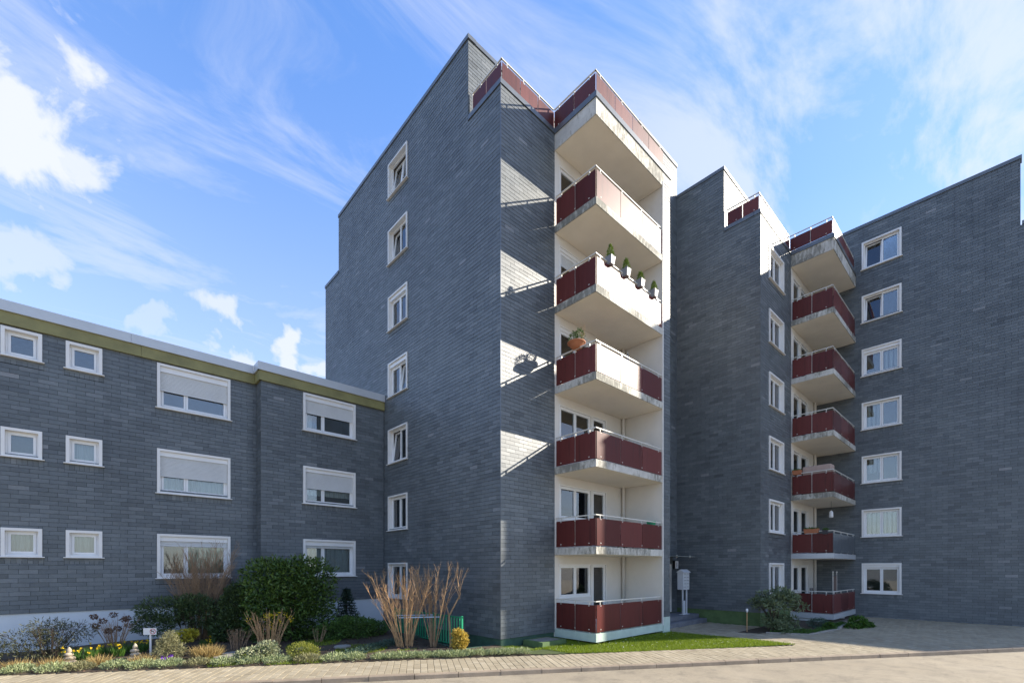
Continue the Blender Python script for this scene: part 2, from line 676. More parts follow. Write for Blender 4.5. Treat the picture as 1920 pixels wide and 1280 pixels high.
class Building:
    def __init__(s, name, loc, label, cat):
        s.root = tag(empty(name, loc), label, cat)
        s.slates = []        # (score, fac, u0,u1,z0,z1,tint,nb,nt, wall)
        s.walls = []

    def core(s, fac, rects, holes, mat='wall_core', thick=.28, n1=-.012, name='wall'):
        m = MB()
        edges_z = sorted({z for r in rects for z in r[2:]} | {z for h in holes for z in h[2:]})
        for za, zb in zip(edges_z, edges_z[1:]):
            zm = (za + zb) / 2
            ints = union([(r[0], r[1]) for r in rects if r[2] < zm < r[3]])
            ints = subtract(ints, [(h[0], h[1]) for h in holes if h[2] < zm < h[3]])
            for a, b in ints:
                m.box(a, b, -thick, n1, za, zb, fac)
        o = m.build(name, mat, s.root)
        s.walls.append(o)
        return o

    def clad(s, fac, rects, holes, wall, exp=.123, wid=.39, soldiers=True):
        full_holes = list(holes)
        if soldiers:
            for h in full_holes:
                if h[2] < 1.0 and h[3] < 3 and fac.axis == 'A' and h[1] - h[0] < 1.3 and fac.pos == 10.9:
                    continue
                holes = list(holes) + [(h[0] - .03, h[1] + .03, h[2] - .20, h[2])]
                u = h[0] - .03
                n = max(3, int((h[1] - h[0] + .06) / .105))
                w_ = (h[1] - h[0] + .06) / n
                for q in range(n):
                    c = Vector(fac.p(u + w_ * (q + .5), 0, h[2] - .1)) - Vector((0, 0, EYE))
                    s.slates.append((w_ * .2 * .5 / c.length ** 2, fac, u + w_ * q + .003, u + w_ * (q + 1) - .003, h[2] - .2, h[2] - .002,
                                     min(1, max(0, random.gauss(.45, .16))), .010 + random.uniform(-.002, .003), .004, wall))
        zs0 = min(r[2] for r in rects)
        zs1 = max(r[3] for r in rects)
        u_lo = min(r[0] for r in rects) - .4
        k = 0
        z = zs0
        while z < zs1 - .02:
            zt = min(z + exp, zs1)
            off = (k % 2) * wid * .5 + random.uniform(-.02, .02)
            joints = []
            u = u_lo + off
            u_hi = max(r[1] for r in rects)
            while u < u_hi + .5:
                joints.append(u + random.uniform(-.014, .014))
                u += wid
            parts = []
            full = union([(r[0], r[1]) for r in rects if r[2] <= z + .01 and r[3] >= zt - .01])
            parts += [(a, b, z, zt) for a, b in subtract(full, [(h[0], h[1]) for h in holes if h[2] < zt - .004 and h[3] > z + .004])]
            for r in rects:
                c0, c1 = max(z, r[2]), min(zt, r[3])
                if not (r[2] <= z + .01 and r[3] >= zt - .01) and c1 - c0 > .03:
                    parts += [(a, b, c0, c1) for a, b in subtract([(r[0], r[1])], [(h[0], h[1]) for h in holes if h[2] < c1 and h[3] > c0])]
            for h in holes:
                if any(r[0] <= h[0] and r[1] >= h[1] for r in rects):
                    if z + .02 < h[2] < zt - .004:
                        parts.append((h[0], h[1], z, h[2]))
                    if z + .004 < h[3] < zt - .02:
                        parts.append((h[0], h[1], h[3], zt))
            for a, b, za, zb in parts:
                zm = (za + zb) / 2
                cuts = [a] + [j for j in joints if a + .03 < j < b - .03] + [b]
                for c0, c1 in zip(cuts, cuts[1:]):
                    t = min(1, max(0, random.gauss(.45, .14)))
                    if random.random() < .010:
                        t = random.uniform(.75, 1)
                    nb = .009 + random.uniform(-.002, .003)
                    g = .0034
                    c = Vector(fac.p((c0 + c1) / 2, 0, zm)) - Vector((0, 0, EYE))
                    d = c.length
                    nn = Vector(fac.p(0, 1, 0)) - Vector(fac.p(0, 0, 0))
                    score = (c1 - c0) * (zb - za) * abs(c.normalized().dot(nn)) / d ** 2
                    s.slates.append((score, fac, c0 + g, c1 - g, za, zb - .0065, t, nb, .002 + random.uniform(0, .003), wall))
            z += exp
            k += 1

    def finish(s, visible=None):
        vis = [x for x in s.slates if visible is None or visible(x)]
        order = sorted(range(len(s.slates)), key=lambda i: -(s.slates[i][0] if visible is None or visible(s.slates[i]) else 0))
        big = set(order[:300])
        rest = MB()
        for i, x in enumerate(s.slates):
            if i in big:
                m = MB()
                m.slate(*x[1:9])
                m.build('slate', 'slate', x[9])
            else:
                rest.slate(*x[1:9])
        o = rest.build('slate_cladding', 'slate', s.root)
        o['kind'] = 'stuff'


def wavy(m, fac, u0, u1, n, z0, z1, amp=.025, waves=12, gap=None):
    k = max(8, int((u1 - u0) * 40))
    ph = random.uniform(0, 6)
    prev = None
    for i in range(k + 1):
        u = u0 + (u1 - u0) * i / k
        nn = n + amp * math.sin(ph + u * waves * 2.6) + amp * .5 * math.sin(u * waves * 6 + ph * 2)
        cur = (u, nn)
        if prev and not (gap and gap[0] < u < gap[1]):
            m.face([fac.p(prev[0], prev[1], z0), fac.p(cur[0], cur[1], z0), fac.p(cur[0], cur[1], z1), fac.p(prev[0], prev[1], z1)])
        prev = cur


def window(root, fac, u0, u1, z0, z1, leaves=(1, 1), trim=.085, proud=.05, deep=.13, shutter=0.0, head=.0,
           curtain=None, tilt=None, sill=True, room='room', name='window', half=None, side=None, gap=None):
    """outer surround u0..u1, z0..z1; returns the surround mesh that parents the rest"""
    m = MB()
    t = trim
    m.box(u0, u1, -deep, proud, z1 - t * .75, z1, fac)
    m.box(u0, u0 + t * .8, -deep, proud, z0, z1 - t * .75, fac)
    m.box(u1 - t * .8, u1, -deep, proud, z0, z1 - t * .75, fac)
    m.box(u0 + t * .8, u1 - t * .8, -deep, proud - .01, z0, z0 + t * .45, fac)
    w = m.build(name, 'white_frame', root)
    if sill:
        bevel(one_box('sill', 'white_frame', w, u0 - .05, u1 + .05, -.01, proud + .05, z0 - .028, z0 - .001, fac), .006)
    a0, a1, b0, b1 = u0 + t * .8, u1 - t * .8, z0 + t * .45, z1 - t * .75
    if head:
        one_box('shutter_box', 'white_sash', w, a0, a1, -deep + .005, -.012, b1 - head, b1 - .001, fac)
        b1 -= head
    # fixed frame
    fr = MB()
    fw = .045
    nb, nf = -deep - .03, -deep + .03
    fr.box(a0, a1, nb, nf, b1 - fw, b1, fac)
    fr.box(a0, a1, nb, nf, b0, b0 + fw, fac)
    fr.box(a0, a0 + fw, nb, nf, b0 + fw, b1 - fw, fac)
    fr.box(a1 - fw, a1, nb, nf, b0 + fw, b1 - fw, fac)
    fr.build('window_frame', 'white_sash', w)
    tot = sum(leaves)
    u = a0 + fw
    span = a1 - a0 - 2 * fw
    lz0, lz1 = b0 + fw + .001, b1 - fw - .001
    for i, lv in enumerate(leaves):
        lu1 = u + span * lv / tot
        sw = .055
        sh = -math.tan(R(7)) if tilt is not None and i in ([tilt] if isinstance(tilt, int) else tilt) else 0
        sa = MB()
        q0, q1 = u + .004, lu1 - .004
        n0, n1 = -deep - .02, -deep + .042
        sa.box(q0, q0 + sw, n0, n1, lz0, lz1, fac, shear=sh)
        sa.box(q1 - sw, q1, n0, n1, lz0, lz1, fac, shear=sh)
        sa.box(q0 + sw, q1 - sw, n0, n1, lz0, lz0 + sw, fac, shear=sh)
        off = sh * (lz1 - sw - lz0)
        sa.box(q0 + sw, q1 - sw, n0 + off, n1 + off, lz1 - sw, lz1, fac, shear=sh)
        sa.build('sash', 'white_sash', w)
        pn = MB()
        pn.box(q0 + sw, q1 - sw, -deep - .004 + sh * sw, -deep + .004 + sh * sw, lz0 + sw, lz1 - sw, fac, shear=sh)
        pn.build('pane', 'glass', w)
        u = lu1
    if shutter:
        sm = MB()
        zb = b1 - (b1 - b0) * shutter
        n = max(3, int((b1 - zb) / .042))
        h = (b1 - zb) / n
        for i in range(n):
            zz = zb + i * h
            k = len(sm.v)
            pr = [(-.055, zz), (-.044, zz + .006), (-.044, zz + h - .006), (-.055, zz + h)]
            for uu in (a0 + .004, a1 - .004):
                for nn, z_ in pr:
                    sm.v.append(fac.p(uu, nn - .006, z_))
            for j in range(3):
                sm.f.append((k + j, k + 4 + j, k + 5 + j, k + 1 + j))
                sm.t.append(.5)
        sm.box(a0 + .004, a1 - .004, -.066, -.061, zb, b1, fac)
        sm.box(a0 + .004, a1 - .004, -.064, -.040, zb - .02, zb + .002, fac)
        sm.build('roller_shutter', 'shutter', w)
    if curtain:
        cm = MB()
        c0, c1 = (a0 + .03, a1 - .03) if not side else (a0 + .03 + side[0] * (a1 - a0), a0 - .03 + side[1] * (a1 - a0))
        wavy(cm, fac, c0, c1, -deep - .16, b0 + .04 if not half else b0 + (b1 - b0) * half, b1 - .02, gap=gap)
        cm.build('curtain', curtain, w)
    rm = MB()
    nb = -deep - .035
    nd = -deep - 1.1
    P = fac.p
    x0, x1 = a0 - .02, a1 + .02
    y0, y1 = b0 - .02, b1 + .02
    rm.face([P(x0, nd, y0), P(x1, nd, y0), P(x1, nd, y1), P(x0, nd, y1)])
    rm.face([P(x0, nb, y0), P(x1, nb, y0), P(x1, nd, y0), P(x0, nd, y0)])
    rm.face([P(x0, nb, y1), P(x1, nb, y1), P(x1, nd, y1), P(x0, nd, y1)])
    rm.face([P(x0, nb, y0), P(x0, nd, y0), P(x0, nd, y1), P(x0, nb, y1)])
    rm.face([P(x1, nb, y0), P(x1, nd, y0), P(x1, nd, y1), P(x1, nb, y1)])
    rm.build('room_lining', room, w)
    return w


def hole(u0, u1, z0, z1, t=.03):
    return (u0 + t, u1 - t, z0 + t, z1 - t)


def seg_box(m, p, q, lat0, lat1, z0, z1, tint=.5, a0=0, a1=0):
    """box along the ground line p->q, lat measured to the left of it"""
    p, q = Vector(p), Vector(q)
    d = (q - p).normalized()
    l = Vector((-d.y, d.x))
    p = p - d * a0
    q = q + d * a1
    k = len(m.v)
    for z in (z0, z1):
        for c in (p + l * lat0, q + l * lat0, q + l * lat1, p + l * lat1):
            m.v.append((c.x, c.y, z))
    for f in BOXF:
        m.f.append(tuple(k + i for i in f))
        m.t.append(tint)


def railing(owner, pts, zb, pz0, pz1, rz, counts, posts, inner=1, panels=True, rail_mat='rail', skip=(), seam=.022, panel_mat=None):
    """panels stand outside the posts; lat>0 is the inner side when inner=1"""
    hr = MB()
    for i, (p, q) in enumerate(zip(pts, pts[1:])):
        ext = .02 if i < len(pts) - 2 else 0
        seg_box(hr, p, q, inner * .005, inner * .045, rz - .035, rz, a1=0, a0=0)
    hr.build('handrail', rail_mat, owner)
    for i, (p, q) in enumerate(zip(pts, pts[1:])):
        P0, Q0 = Vector(p), Vector(q)
        L = (Q0 - P0).length
        d = (Q0 - P0) / L
        n = counts[i]
        for j in range(n):
            a = P0 + d * (L * j / n + seam / 2 + (.02 if j == 0 else 0))
            b = P0 + d * (L * (j + 1) / n - seam / 2)
            m = MB()
            jz = random.uniform(-.004, .004)
            seg_box(m, a, b, inner * -.008, inner * .004, pz0 + jz, pz1 + jz)
            if (i, j) not in skip:
                pm = (panel_mat or {}).get((i, j), 'red_panel')
                m.build('panel', pm, owner)
        for fpos in posts[i]:
            c = P0 + d * (L * fpos)
            m = MB()
            seg_box(m, c - d * .016, c + d * .016, inner * .008, inner * .038, zb, rz - .034)
            for zc in (pz0 + .08, pz1 - .03):
                seg_box(m, c - d * .022, c + d * .022, inner * -.014, inner * .009, zc - .014, zc + .014)
            m.build('post', rail_mat, owner)


# ------------------------------------------------------------------ terrain, road, pavement
K0 = Vector((2.95, 10.82))
KE = Vector((.8546, -.5193))
KM = Vector((.5193, .8546))


def sn(x, y):
    r = Vector((x, y)) - K0
    return r.dot(KE), r.dot(KM)


def xy(s_, n_):
    p = K0 + KE * s_ + KM * n_
    return p.x, p.y


PIT = (8.26, 9.32, 11.05, 15.2)


def ring_sheet(name, mat, hole_, z, half=2500):
    m = MB()
    xs = [-half, hole_[0], hole_[1], half]
    ys = [-half, hole_[2], hole_[3], half]
    for i in range(3):
        for j in range(3):
            if i == 1 and j == 1:
                continue
            m.face([(xs[i], ys[j], z), (xs[i + 1], ys[j], z), (xs[i + 1], ys[j + 1], z), (xs[i], ys[j + 1], z)])
    return m.build(name, mat)


tag(ring_sheet('ground', 'far_ground', PIT, -.16), kind='structure')
m = MB()
m.face([(*xy(-60, -30), -.118), (*xy(90, -30), -.118), (*xy(90, .02), -.108), (*xy(-60, .02), -.108)])
tag(m.build('road', 'asphalt'), kind='structure')

# kerb: single stones on a bed
m = MB()
m.face([(*xy(-30, .0), -.125), (*xy(45, .0), -.125), (*xy(45, .16), -.125), (*xy(-30, .16), -.125)])
kerb = tag(m.build('kerb', 'sand_bed'), kind='structure')
s_ = -12.0
while s_ < 30:
    L_ = random.choice((.96, .96, .98, .5)) if s_ > 9 else 1.0
    if s_ > 9:
        L_ = .98
    p0, p1 = Vector(xy(s_ + .006, 0)), Vector(xy(s_ + L_ - .006, 0))
    m = MB()
    top = .004 + random.uniform(-.006, .006)
    a0 = random.uniform(-.006, .006)
    l = KM
    prof = [(a0, -.16), (a0 + .012, top - .02), (a0 + .03, top), (.15, top), (.15, -.16)]
    k = len(m.v)
    for p in (p0, p1):
        for n_, z in prof:
            c = p + l * n_
            m.v.append((c.x, c.y, z))
    for j in range(5):
        m.f.append((k + j, k + (j + 1) % 5, k + 5 + (j + 1) % 5, k + 5 + j))
        m.t.append(random.random())
    m.f += [tuple(k + j for j in range(5))[::-1], tuple(k + 5 + j for j in range(5))]
    m.t += [.5, .5]
    m.build('kerb_stone', 'kerb_stone', kerb)
    s_ += L_

# paved footway and forecourt
BED = [(18.15, 7.10), (18.7, 6.35), (19.35, 5.05), (21.9, 4.75), (24.55, 4.9), (24.55, 7.10)]


def in_poly(x, y, poly):
    c = False
    for (x0, y0), (x1, y1) in zip(poly, poly[1:] + poly[:1]):
        if (y0 > y) != (y1 > y) and x < (x1 - x0) * (y - y0) / (y1 - y0) + x0:
            c = not c
    return c


BACK = 1.80


def paved(x, y):
    s_, n_ = sn(x, y)
    if n_ < .16:
        return False
    if n_ < BACK:
        return True
    if x < 16.45 or x > 28.75:
        return False
    if in_poly(x, y, BED):
        return False
    if x > 20.65 and y > 7.1:
        return False
    if y > 9.42:
        return False
    if 24.4 < x and y > 5.2:
        return False
    return y > -12


m = MB()
m.face([(*xy(-30, .15), -.03), (*xy(45, .15), -.03), (*xy(45, BACK), -.03), (*xy(-30, BACK), -.03)])
m.face([(*xy(15.0, 1.6), -.034), (*xy(33.0, 1.6), -.034), (32.0, 9.5, -.034), (16.42, 9.5, -.034)])
pavement = tag(m.build('pavement', 'sand_bed'), kind='structure')
pieces = []
pw, pl = .165, .245
ns = int(46 / pw)
for i in range(-int(14 / pw), ns):
    s0 = i * pw
    o0 = (i % 2) * pl * .5 + random.uniform(-.015, .015)
    j = -1
    while True:
        n0 = .158 + j * pl + o0
        j += 1
        n1 = n0 + pl
        if n0 > 15:
            break
        a0, a1 = max(n0, .158), n1
        cx_, cy_ = xy(s0 + pw / 2, (a0 + a1) / 2)
        if a1 - a0 < .05:
            continue
        if n0 < BACK and not (16.45 < cx_):
            a1 = min(a1, BACK)
            if a1 - a0 < .05:
                continue
            cx_, cy_ = xy(s0 + pw / 2, (a0 + a1) / 2)
        if not paved(cx_, cy_):
            continue
        pieces.append((s0 + .004, s0 + pw - .004, a0 + .004, a1 - .004, math.hypot(cx_, cy_), cx_, cy_))
FW = Vector((.6775, .7355))
RT = Vector((.7355, -.6775))


def paver_into(m, p):
    z = random.uniform(-.003, .003)
    t = min(1, max(0, random.gauss(.5, .22)))
    k = len(m.v)
    c = .006
    for (e, zz) in ((0, -.028), (0, z - .004), (c, z)):
        for (a, b) in ((p[0] + e, p[2] + e), (p[1] - e, p[2] + e), (p[1] - e, p[3] - e), (p[0] + e, p[3] - e)):
            m.v.append((*xy(a, b), zz))
    for r in (0, 4):
        for j in range(4):
            m.f.append((k + r + j, k + r + (j + 1) % 4, k + r + 4 + (j + 1) % 4, k + r + 4 + j))
            m.t.append(t)
    m.f.append((k + 8, k + 9, k + 10, k + 11))
    m.t.append(t)


def in_view(x, y, z=0):
    d = Vector((x, y)).dot(FW)
    if d < 1:
        return False
    t = Vector((x, y)).dot(RT) / d * 868.6
    v = (EYE - z) / d * 868.6
    return abs(t) < 960 and v < 215


pieces.sort(key=lambda p: (not in_view(p[5], p[6]), p[4]))
rest = MB()
for i, p in enumerate(pieces):
    if i < 300:
        m = MB()
        paver_into(m, p)
        m.build('paver', 'paver', pavement)
    else:
        paver_into(rest, p)
rest.build('paver_field', 'paver', pavement)['kind'] = 'stuff'


def gz(x, y):
    """garden surface: rises a little towards the wing"""
    s_, n_ = sn(x, y)
    r = max(0, n_ - BACK)
    return .012 + .035 * min(r, 5.5) + .03 * math.sin(x * 2.1) * math.sin(y * 1.7) * min(1, r)


def ground_patch(name, mat, poly_fn, x0, x1, y0, y1, step, zfn):
    m = MB()
    nx = int((x1 - x0) / step)
    ny = int((y1 - y0) / step)
    for i in range(nx):
        for j in range(ny):
            xa, ya = x0 + i * step, y0 + j * step
            xb, yb = xa + step, ya + step
            if not poly_fn((xa + xb) / 2, (ya + yb) / 2):
                continue
            m.face([(x, y, zfn(x, y)) for x, y in ((xa, ya), (xb, ya), (xb, yb), (xa, yb))])
    return m.build(name, mat, smooth=True)


def garden_in(x, y):
    s_, n_ = sn(x, y)
    if n_ < BACK - .05 or y > (18.7 if x < 4.6 else 18.1) + .1:
        return False
    if PIT[0] - .08 < x and y > PIT[2] - .08:
        return False
    return x < 9.3


soil = ground_patch('garden_soil', 'soil', garden_in, -9, 9.4, 9, 19, .12, gz)
tag(soil, kind='structure')


def lawn_in(x, y):
    s_, n_ = sn(x, y)
    if n_ < BACK - .04 or x < 9.2 or x > 16.46:
        return False
    return y < 8.9 + .1 or (x < 11.9 and y < 10.66)


def lz(x, y):
    return .01 + .02 * math.sin(x * 1.3 + y)


tag(ground_patch('lawn', 'lawn_soil', lawn_in, 9.2, 16.46, 4, 10.7, .1, lz), kind='structure')
m = MB()
m.face([(x, y, .012) for x, y in BED])
tag(m.build('planting_bed', 'soil'), kind='structure')
# stone edging of the bed
m = MB()
seg_box(m, (19.38, 5.02), (21.9, 4.72), 0, .07, -.03, .06)
seg_box(m, (18.72, 6.30), (19.35, 5.0), 0, .07, -.03, .05)
seg_box(m, (21.9, 4.70), (24.4, 4.86), 0, .09, -.03, .09)
tag(m.build('bed_edging', 'stone_flag'), kind='structure')

# the sunken access beside the gable
m = MB()
x0, x1, y0, y1 = PIT
d = -1.7
m.face([(x0, y0, d), (x1 + .1, y0, d), (x1 + .1, y1, d), (x0, y1, d)])
m.face([(x0, y0, .03), (x0, y1, .03), (x0, y1, d), (x0, y0, d)])
m.face([(x0, y0, .03), (x1 + .1, y0, .03), (x1 + .1, y0, d), (x0, y0, d)])
m.face([(x0, y1, .03), (x1 + .1, y1, .03), (x1 + .1, y1, d), (x0, y1, d)])
m.box(x0 - .12, x0, y0 - .12, y1, -.15, .06)
m.box(x0, x1 + .02, y0 - .12, y0, -.15, .06)
tag(m.build('sunken_access', 'plinth_green'), kind='structure')

# ------------------------------------------------------------------ the low wing at the left
wing = Building('apartment_wing', (-1.0, 18.76, 0), 'low three storey slate wing with olive roof band, left of the tall towers', 'building')
F1, F2 = Fac('A', 18.76), Fac('A', 18.17)
FS = Fac('B', 4.60)
h1 = []
specs = []
for k in range(3):
    zt = 3.54 + 2.755 * k
    specs += [(F1, -1.70, -.90, zt - .79, zt, 's', k), (F1, -.42, .38, zt - .79, zt, 's2', k), (F1, 1.70, 3.76, zt - 1.43, zt, 'b', k),
              (F1, -4.6, -3.0, zt - 1.43, zt, 'b', k), (F2, 6.03, 8.07, zt - 1.42, zt - .01, 'c', k)]
PL = 1.16
r1 = [(-7, 4.60, PL, 9.12)]
r2 = [(4.60, 9.33, PL, 9.12)]
H1 = [hole(*s_[1:5]) for s_ in specs if s_[0] is F1]
H2 = [hole(*s_[1:5]) for s_ in specs if s_[0] is F2]
w1 = wing.core(F1, r1, H1)
w2 = wing.core(F2, [(4.60, 9.33, PL, 9.12)], H2)
m = MB()
m.box(18.17, 18.74, -.3, -.012, PL, 9.12, FS)
w3 = m.build('wall', 'wall_core', wing.root)
wing.clad(F1, r1, [s_[1:5] for s_ in specs if s_[0] is F1], w1)
wing.clad(F2, r2, [s_[1:5] for s_ in specs if s_[0] is F2], w2)
wing.clad(FS, [(18.17, 18.76, PL, 9.12)], [], w3)
m = MB()
m.box(-7, 4.62, -.3, -.03, -.3, PL - .004, F1)
m.box(4.62, 9.33, -.3, -.03, -.3, PL - .004, F2)
m.build('plinth', 'plinth_white', wing.root)
one_box('vent', 'shutter', wing.root, 7.32, 7.60, -.029, -.02, .56, .84, F2)
# roof: body, olive band and pale metal edge
m = MB()
m.box(-7, 9.33, 18.77, 30, 9.12, 9.60)
m.box(4.62, 9.33, 18.18, 18.77, 9.12, 9.60)
m.box(-7, -6.8, 19.1, 30, -.2, 9.12)
m.box(-7, 9.33, 29.8, 30, -.2, 9.12)
m.build('roof', 'roof_felt', wing.root)


def band(lat, z0, z1, mat, name, cuts1, cuts2):
    y1_, y2_ = 18.76 - lat, 18.17 - lat
    for a, b in zip(cuts1, cuts1[1:]):
        one_box(name, mat, wing.root, a + .003, b - .003, y1_, y1_ + .1 + lat * .2, z0, z1)
    one_box(name, mat, wing.root, 4.60 - lat, 4.60 - lat + .1, y2_ + .003, y1_ - .002, z0, z1)
    for a, b in zip(cuts2, cuts2[1:]):
        one_box(name, mat, wing.root, a + .003, b - .003, y2_, y2_ + .1 + lat * .2, z0, z1)


band(.08, 9.10, 9.44, 'fascia_olive', 'roof_band', (-7, -3.2, 1.3, 4.60 - .08), (4.60 - .079, 9.33))
band(.13, 9.442, 9.73, 'fascia_metal', 'roof_edge', (-7, -2.6, 1.05, 4.60 - .13), (4.60 - .129, 9.33))
cur = {('b', 2): dict(shutter=.52, head=.17), ('b', 1): dict(shutter=.55, head=.15, curtain='curtain_white'),
       ('b', 0): dict(shutter=.13, head=.15, curtain='curtain_green', side=(.36, .97)),
       ('c', 2): dict(shutter=.42, head=.16, side=(.0, .2), curtain='curtain_white'), ('c', 1): dict(shutter=.52, head=.13, curtain='curtain_white', half=.28),
       ('c', 0): dict(shutter=.06, head=.16, curtain='curtain_blue'),
       ('s', 2): dict(room='room'), ('s', 1): dict(), ('s', 0): dict(curtain='curtain_white'),
       ('s2', 2): dict(), ('s2', 1): dict(curtain='curtain_white'), ('s2', 0): dict(curtain='curtain_white')}
for fc, a, b, z0, z1, kd, k in specs:
    if kd in ('s', 's2'):
        window(wing.root, fc, a, b, z0, z1, leaves=(1,), trim=.10, deep=.12, **cur[(kd, k)])
    else:
        window(wing.root, fc, a, b, z0, z1, leaves=(1, 1.75) if kd == 'b' else (1, 1.75), trim=.10, deep=.13, **cur[(kd, k)])
wing.finish(lambda x: (x[1] is F1 and x[2] > -1.9) or x[1] is F2)

# ------------------------------------------------------------------ the centre tower
T1 = Building('apartment_tower', (9.35, 10.66, 0), 'tall slate tower with stacked red balconies, nearest of the towers in the centre', 'building')
G1, A1 = Fac('B', 9.35), Fac('A', 10.66)
SL = [.36 + 2.75 * k for k in range(6)]
WT = [2.65 + 2.765 * k for k in range(7)]
gw = [(16.22, 17.77, z - 1.43, z) for z in WT]
RT_TOP, PH_TOP = 17.24, 19.98
rg = [(10.66, 12.3, .25, RT_TOP), (12.3, 18.17, .25, PH_TOP), (18.17, 22.98, .25, PH_TOP), (22.98, 24.7, .25, 17.2)]
wg = T1.core(G1, [(10.68, 12.3, .25, RT_TOP), (12.3, 22.98, .25, PH_TOP), (22.98, 24.7, .25, 17.2)], [hole(*x) for x in gw])
rgc = [(10.66, 12.3, .25, RT_TOP), (12.3, 18.17, .25, PH_TOP), (18.17, 22.98, 9.4, PH_TOP), (22.98, 24.7, 9.4, 17.2)]
T1.clad(G1, rgc, gw, wg)
wa = T1.core(A1, [(9.37, 11.8, .25, RT_TOP)], [])
T1.clad(A1, [(9.35, 11.8, .25, RT_TOP)], [], wa)
one_box('corner_trim', 'coping', T1.root, 9.334, 9.356, 10.644, 10.666, .26, RT_TOP - .01)
m = MB()
m.box(10.68, 18.2, -.25, -.03, -1.75, .248, G1)
m.box(9.36, 11.8, -.25, -.03, -.3, .248, A1)
m.build('plinth', 'plinth_green', T1.root)
gopt = [dict(), dict(curtain='curtain_white', side=(0, .45)), dict(curtain='curtain_white', side=(0, .5), tilt=1), dict(tilt=0, curtain='curtain_white', head=.14),
        dict(curtain='curtain_white', head=.13), dict(tilt=1, curtain='curtain_white', side=(0, .5)), dict(tilt=(0, 1))]
for (a, b, z0, z1), o_ in zip(gw, gopt):
    window(T1.root, G1, a, b, z0, z1, trim=.075, deep=.15, **o_)
# plaster back wall of the balconies with window and door
lw = []
for z in SL:
    lw += [(12.02, 13.84, z + 1.02, z + 2.22), (13.86, 14.76, z + .04, z + 2.24)]
wp = T1.core(A1, [(11.8, 15.87, .1, 16.75)], [hole(*x, t=.02) for x in lw], mat='plaster', n1=0.0, name='plaster_wall')
for k, z in enumerate(SL):
    o1 = [dict(), dict(curtain='curtain_white', side=(0, 1)), dict(side=(.0, .3), curtain='curtain_white'), dict(curtain='curtain_white', head=.12), dict(shutter=.45, head=.12), dict(curtain='curtain_white')][k]
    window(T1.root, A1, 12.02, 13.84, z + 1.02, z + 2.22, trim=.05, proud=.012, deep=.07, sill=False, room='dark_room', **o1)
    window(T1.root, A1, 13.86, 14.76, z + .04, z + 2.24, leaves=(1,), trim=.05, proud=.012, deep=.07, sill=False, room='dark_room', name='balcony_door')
# wing wall closing the balconies
AP = Fac('A', 8.91)
m = MB()
m.box(15.872, 16.38, 8.922, 10.9, .2, 16.85)
m.build('plaster_wall', 'plaster', T1.root)
wpier = T1.core(AP, [(15.885, 16.38, .6, 16.85)], [], thick=.02)
T1.clad(AP, [(15.885, 16.385, .6, 16.86)], [], wpier)
one_box('pier_foot', 'pale_green', T1.root, 15.88, 16.36, 8.89, 9.2, -.1, .598)
one_box('edge_trim', 'white_frame', T1.root, 15.845, 15.883, 8.888, 8.94, .3, 16.85)
# stair core and entrance
AE = Fac('A', 10.9)
er = [(16.4, 20.70, .37, RT_TOP), (17.5, 20.7, RT_TOP, 21.45)]
door_r = (19.0, 20.16, .40, 2.62)
we = T1.core(AE, er, [hole(*door_r)])
T1.clad(AE, [(17.45, 20.70, .37, 21.45)], [door_r], we)
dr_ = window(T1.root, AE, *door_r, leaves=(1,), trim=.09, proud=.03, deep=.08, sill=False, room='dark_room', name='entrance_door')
one_box('plinth', 'plinth_moss', T1.root, 16.4, 20.69, -.3, -.02, -.1, .368, AE)
m = MB()
m.box(17.5, 20.69, 10.94, 14.5, 17.0, 21.44)
m.build('stair_head', 'roof_felt', T1.root)
# roof bodies
m = MB()
m.box(9.65, 20.6, 10.95, 24.4, 16.9, 17.2)
m.box(9.65, 20.6, 12.6, 22.9, 19.6, 19.9)
m.box(9.4, 20.6, 24.4, 24.68, -.2, 17.1)
m.box(20.3, 20.6, 11.2, 24.4, -.2, 17.1)
m.box(20.3, 20.6, 12.6, 22.9, 17.2, 19.6)
m.box(9.65, 20.3, 22.7, 22.95, 17.2, 19.6)
m.build('roof', 'roof_felt', T1.root)
APH = Fac('A', 12.3)
wph = T1.core(APH, [(9.37, 17.5, 17.2, PH_TOP)], [])
T1.clad(APH, [(9.35, 17.5, 17.25, PH_TOP)], [], wph)
# copings
m = MB()
m.box(12.25, 23.0, -.3, .035, PH_TOP, PH_TOP + .14, G1)
m.build('coping', 'coping', T1.root)
one_box('coping', 'coping', T1.root, 9.65, 17.5, -.3, .035, PH_TOP, PH_TOP + .14, APH)
one_box('coping', 'coping', T1.root, 22.98, 24.74, -.3, .035, 17.2, 17.34, G1)
one_box('coping', 'coping', T1.root, 10.90, 12.26, -.25, .035, RT_TOP, RT_TOP + .16, G1)
one_box('coping', 'coping', T1.root, 9.315, 11.79, -.24, .035, RT_TOP, RT_TOP + .16, A1)
one_box('coping', 'coping', T1.root, 17.45, 20.7, -.3, .035, 21.45, 21.6, AE)
# balconies


def concrete_slab(root, x0, x1, y0, y1, z0, z1, mat='concrete', soffit='soffit'):
    m = MB()
    m.box(x0, x1, y0, y1, z0 + .004, z1)
    b = m.build('balcony', mat, root)
    one_box('soffit', soffit, b, x0 + .03, x1 - .005, y0 + .03, y1 - .005, z0 - .004, z0 + .003)
    return b


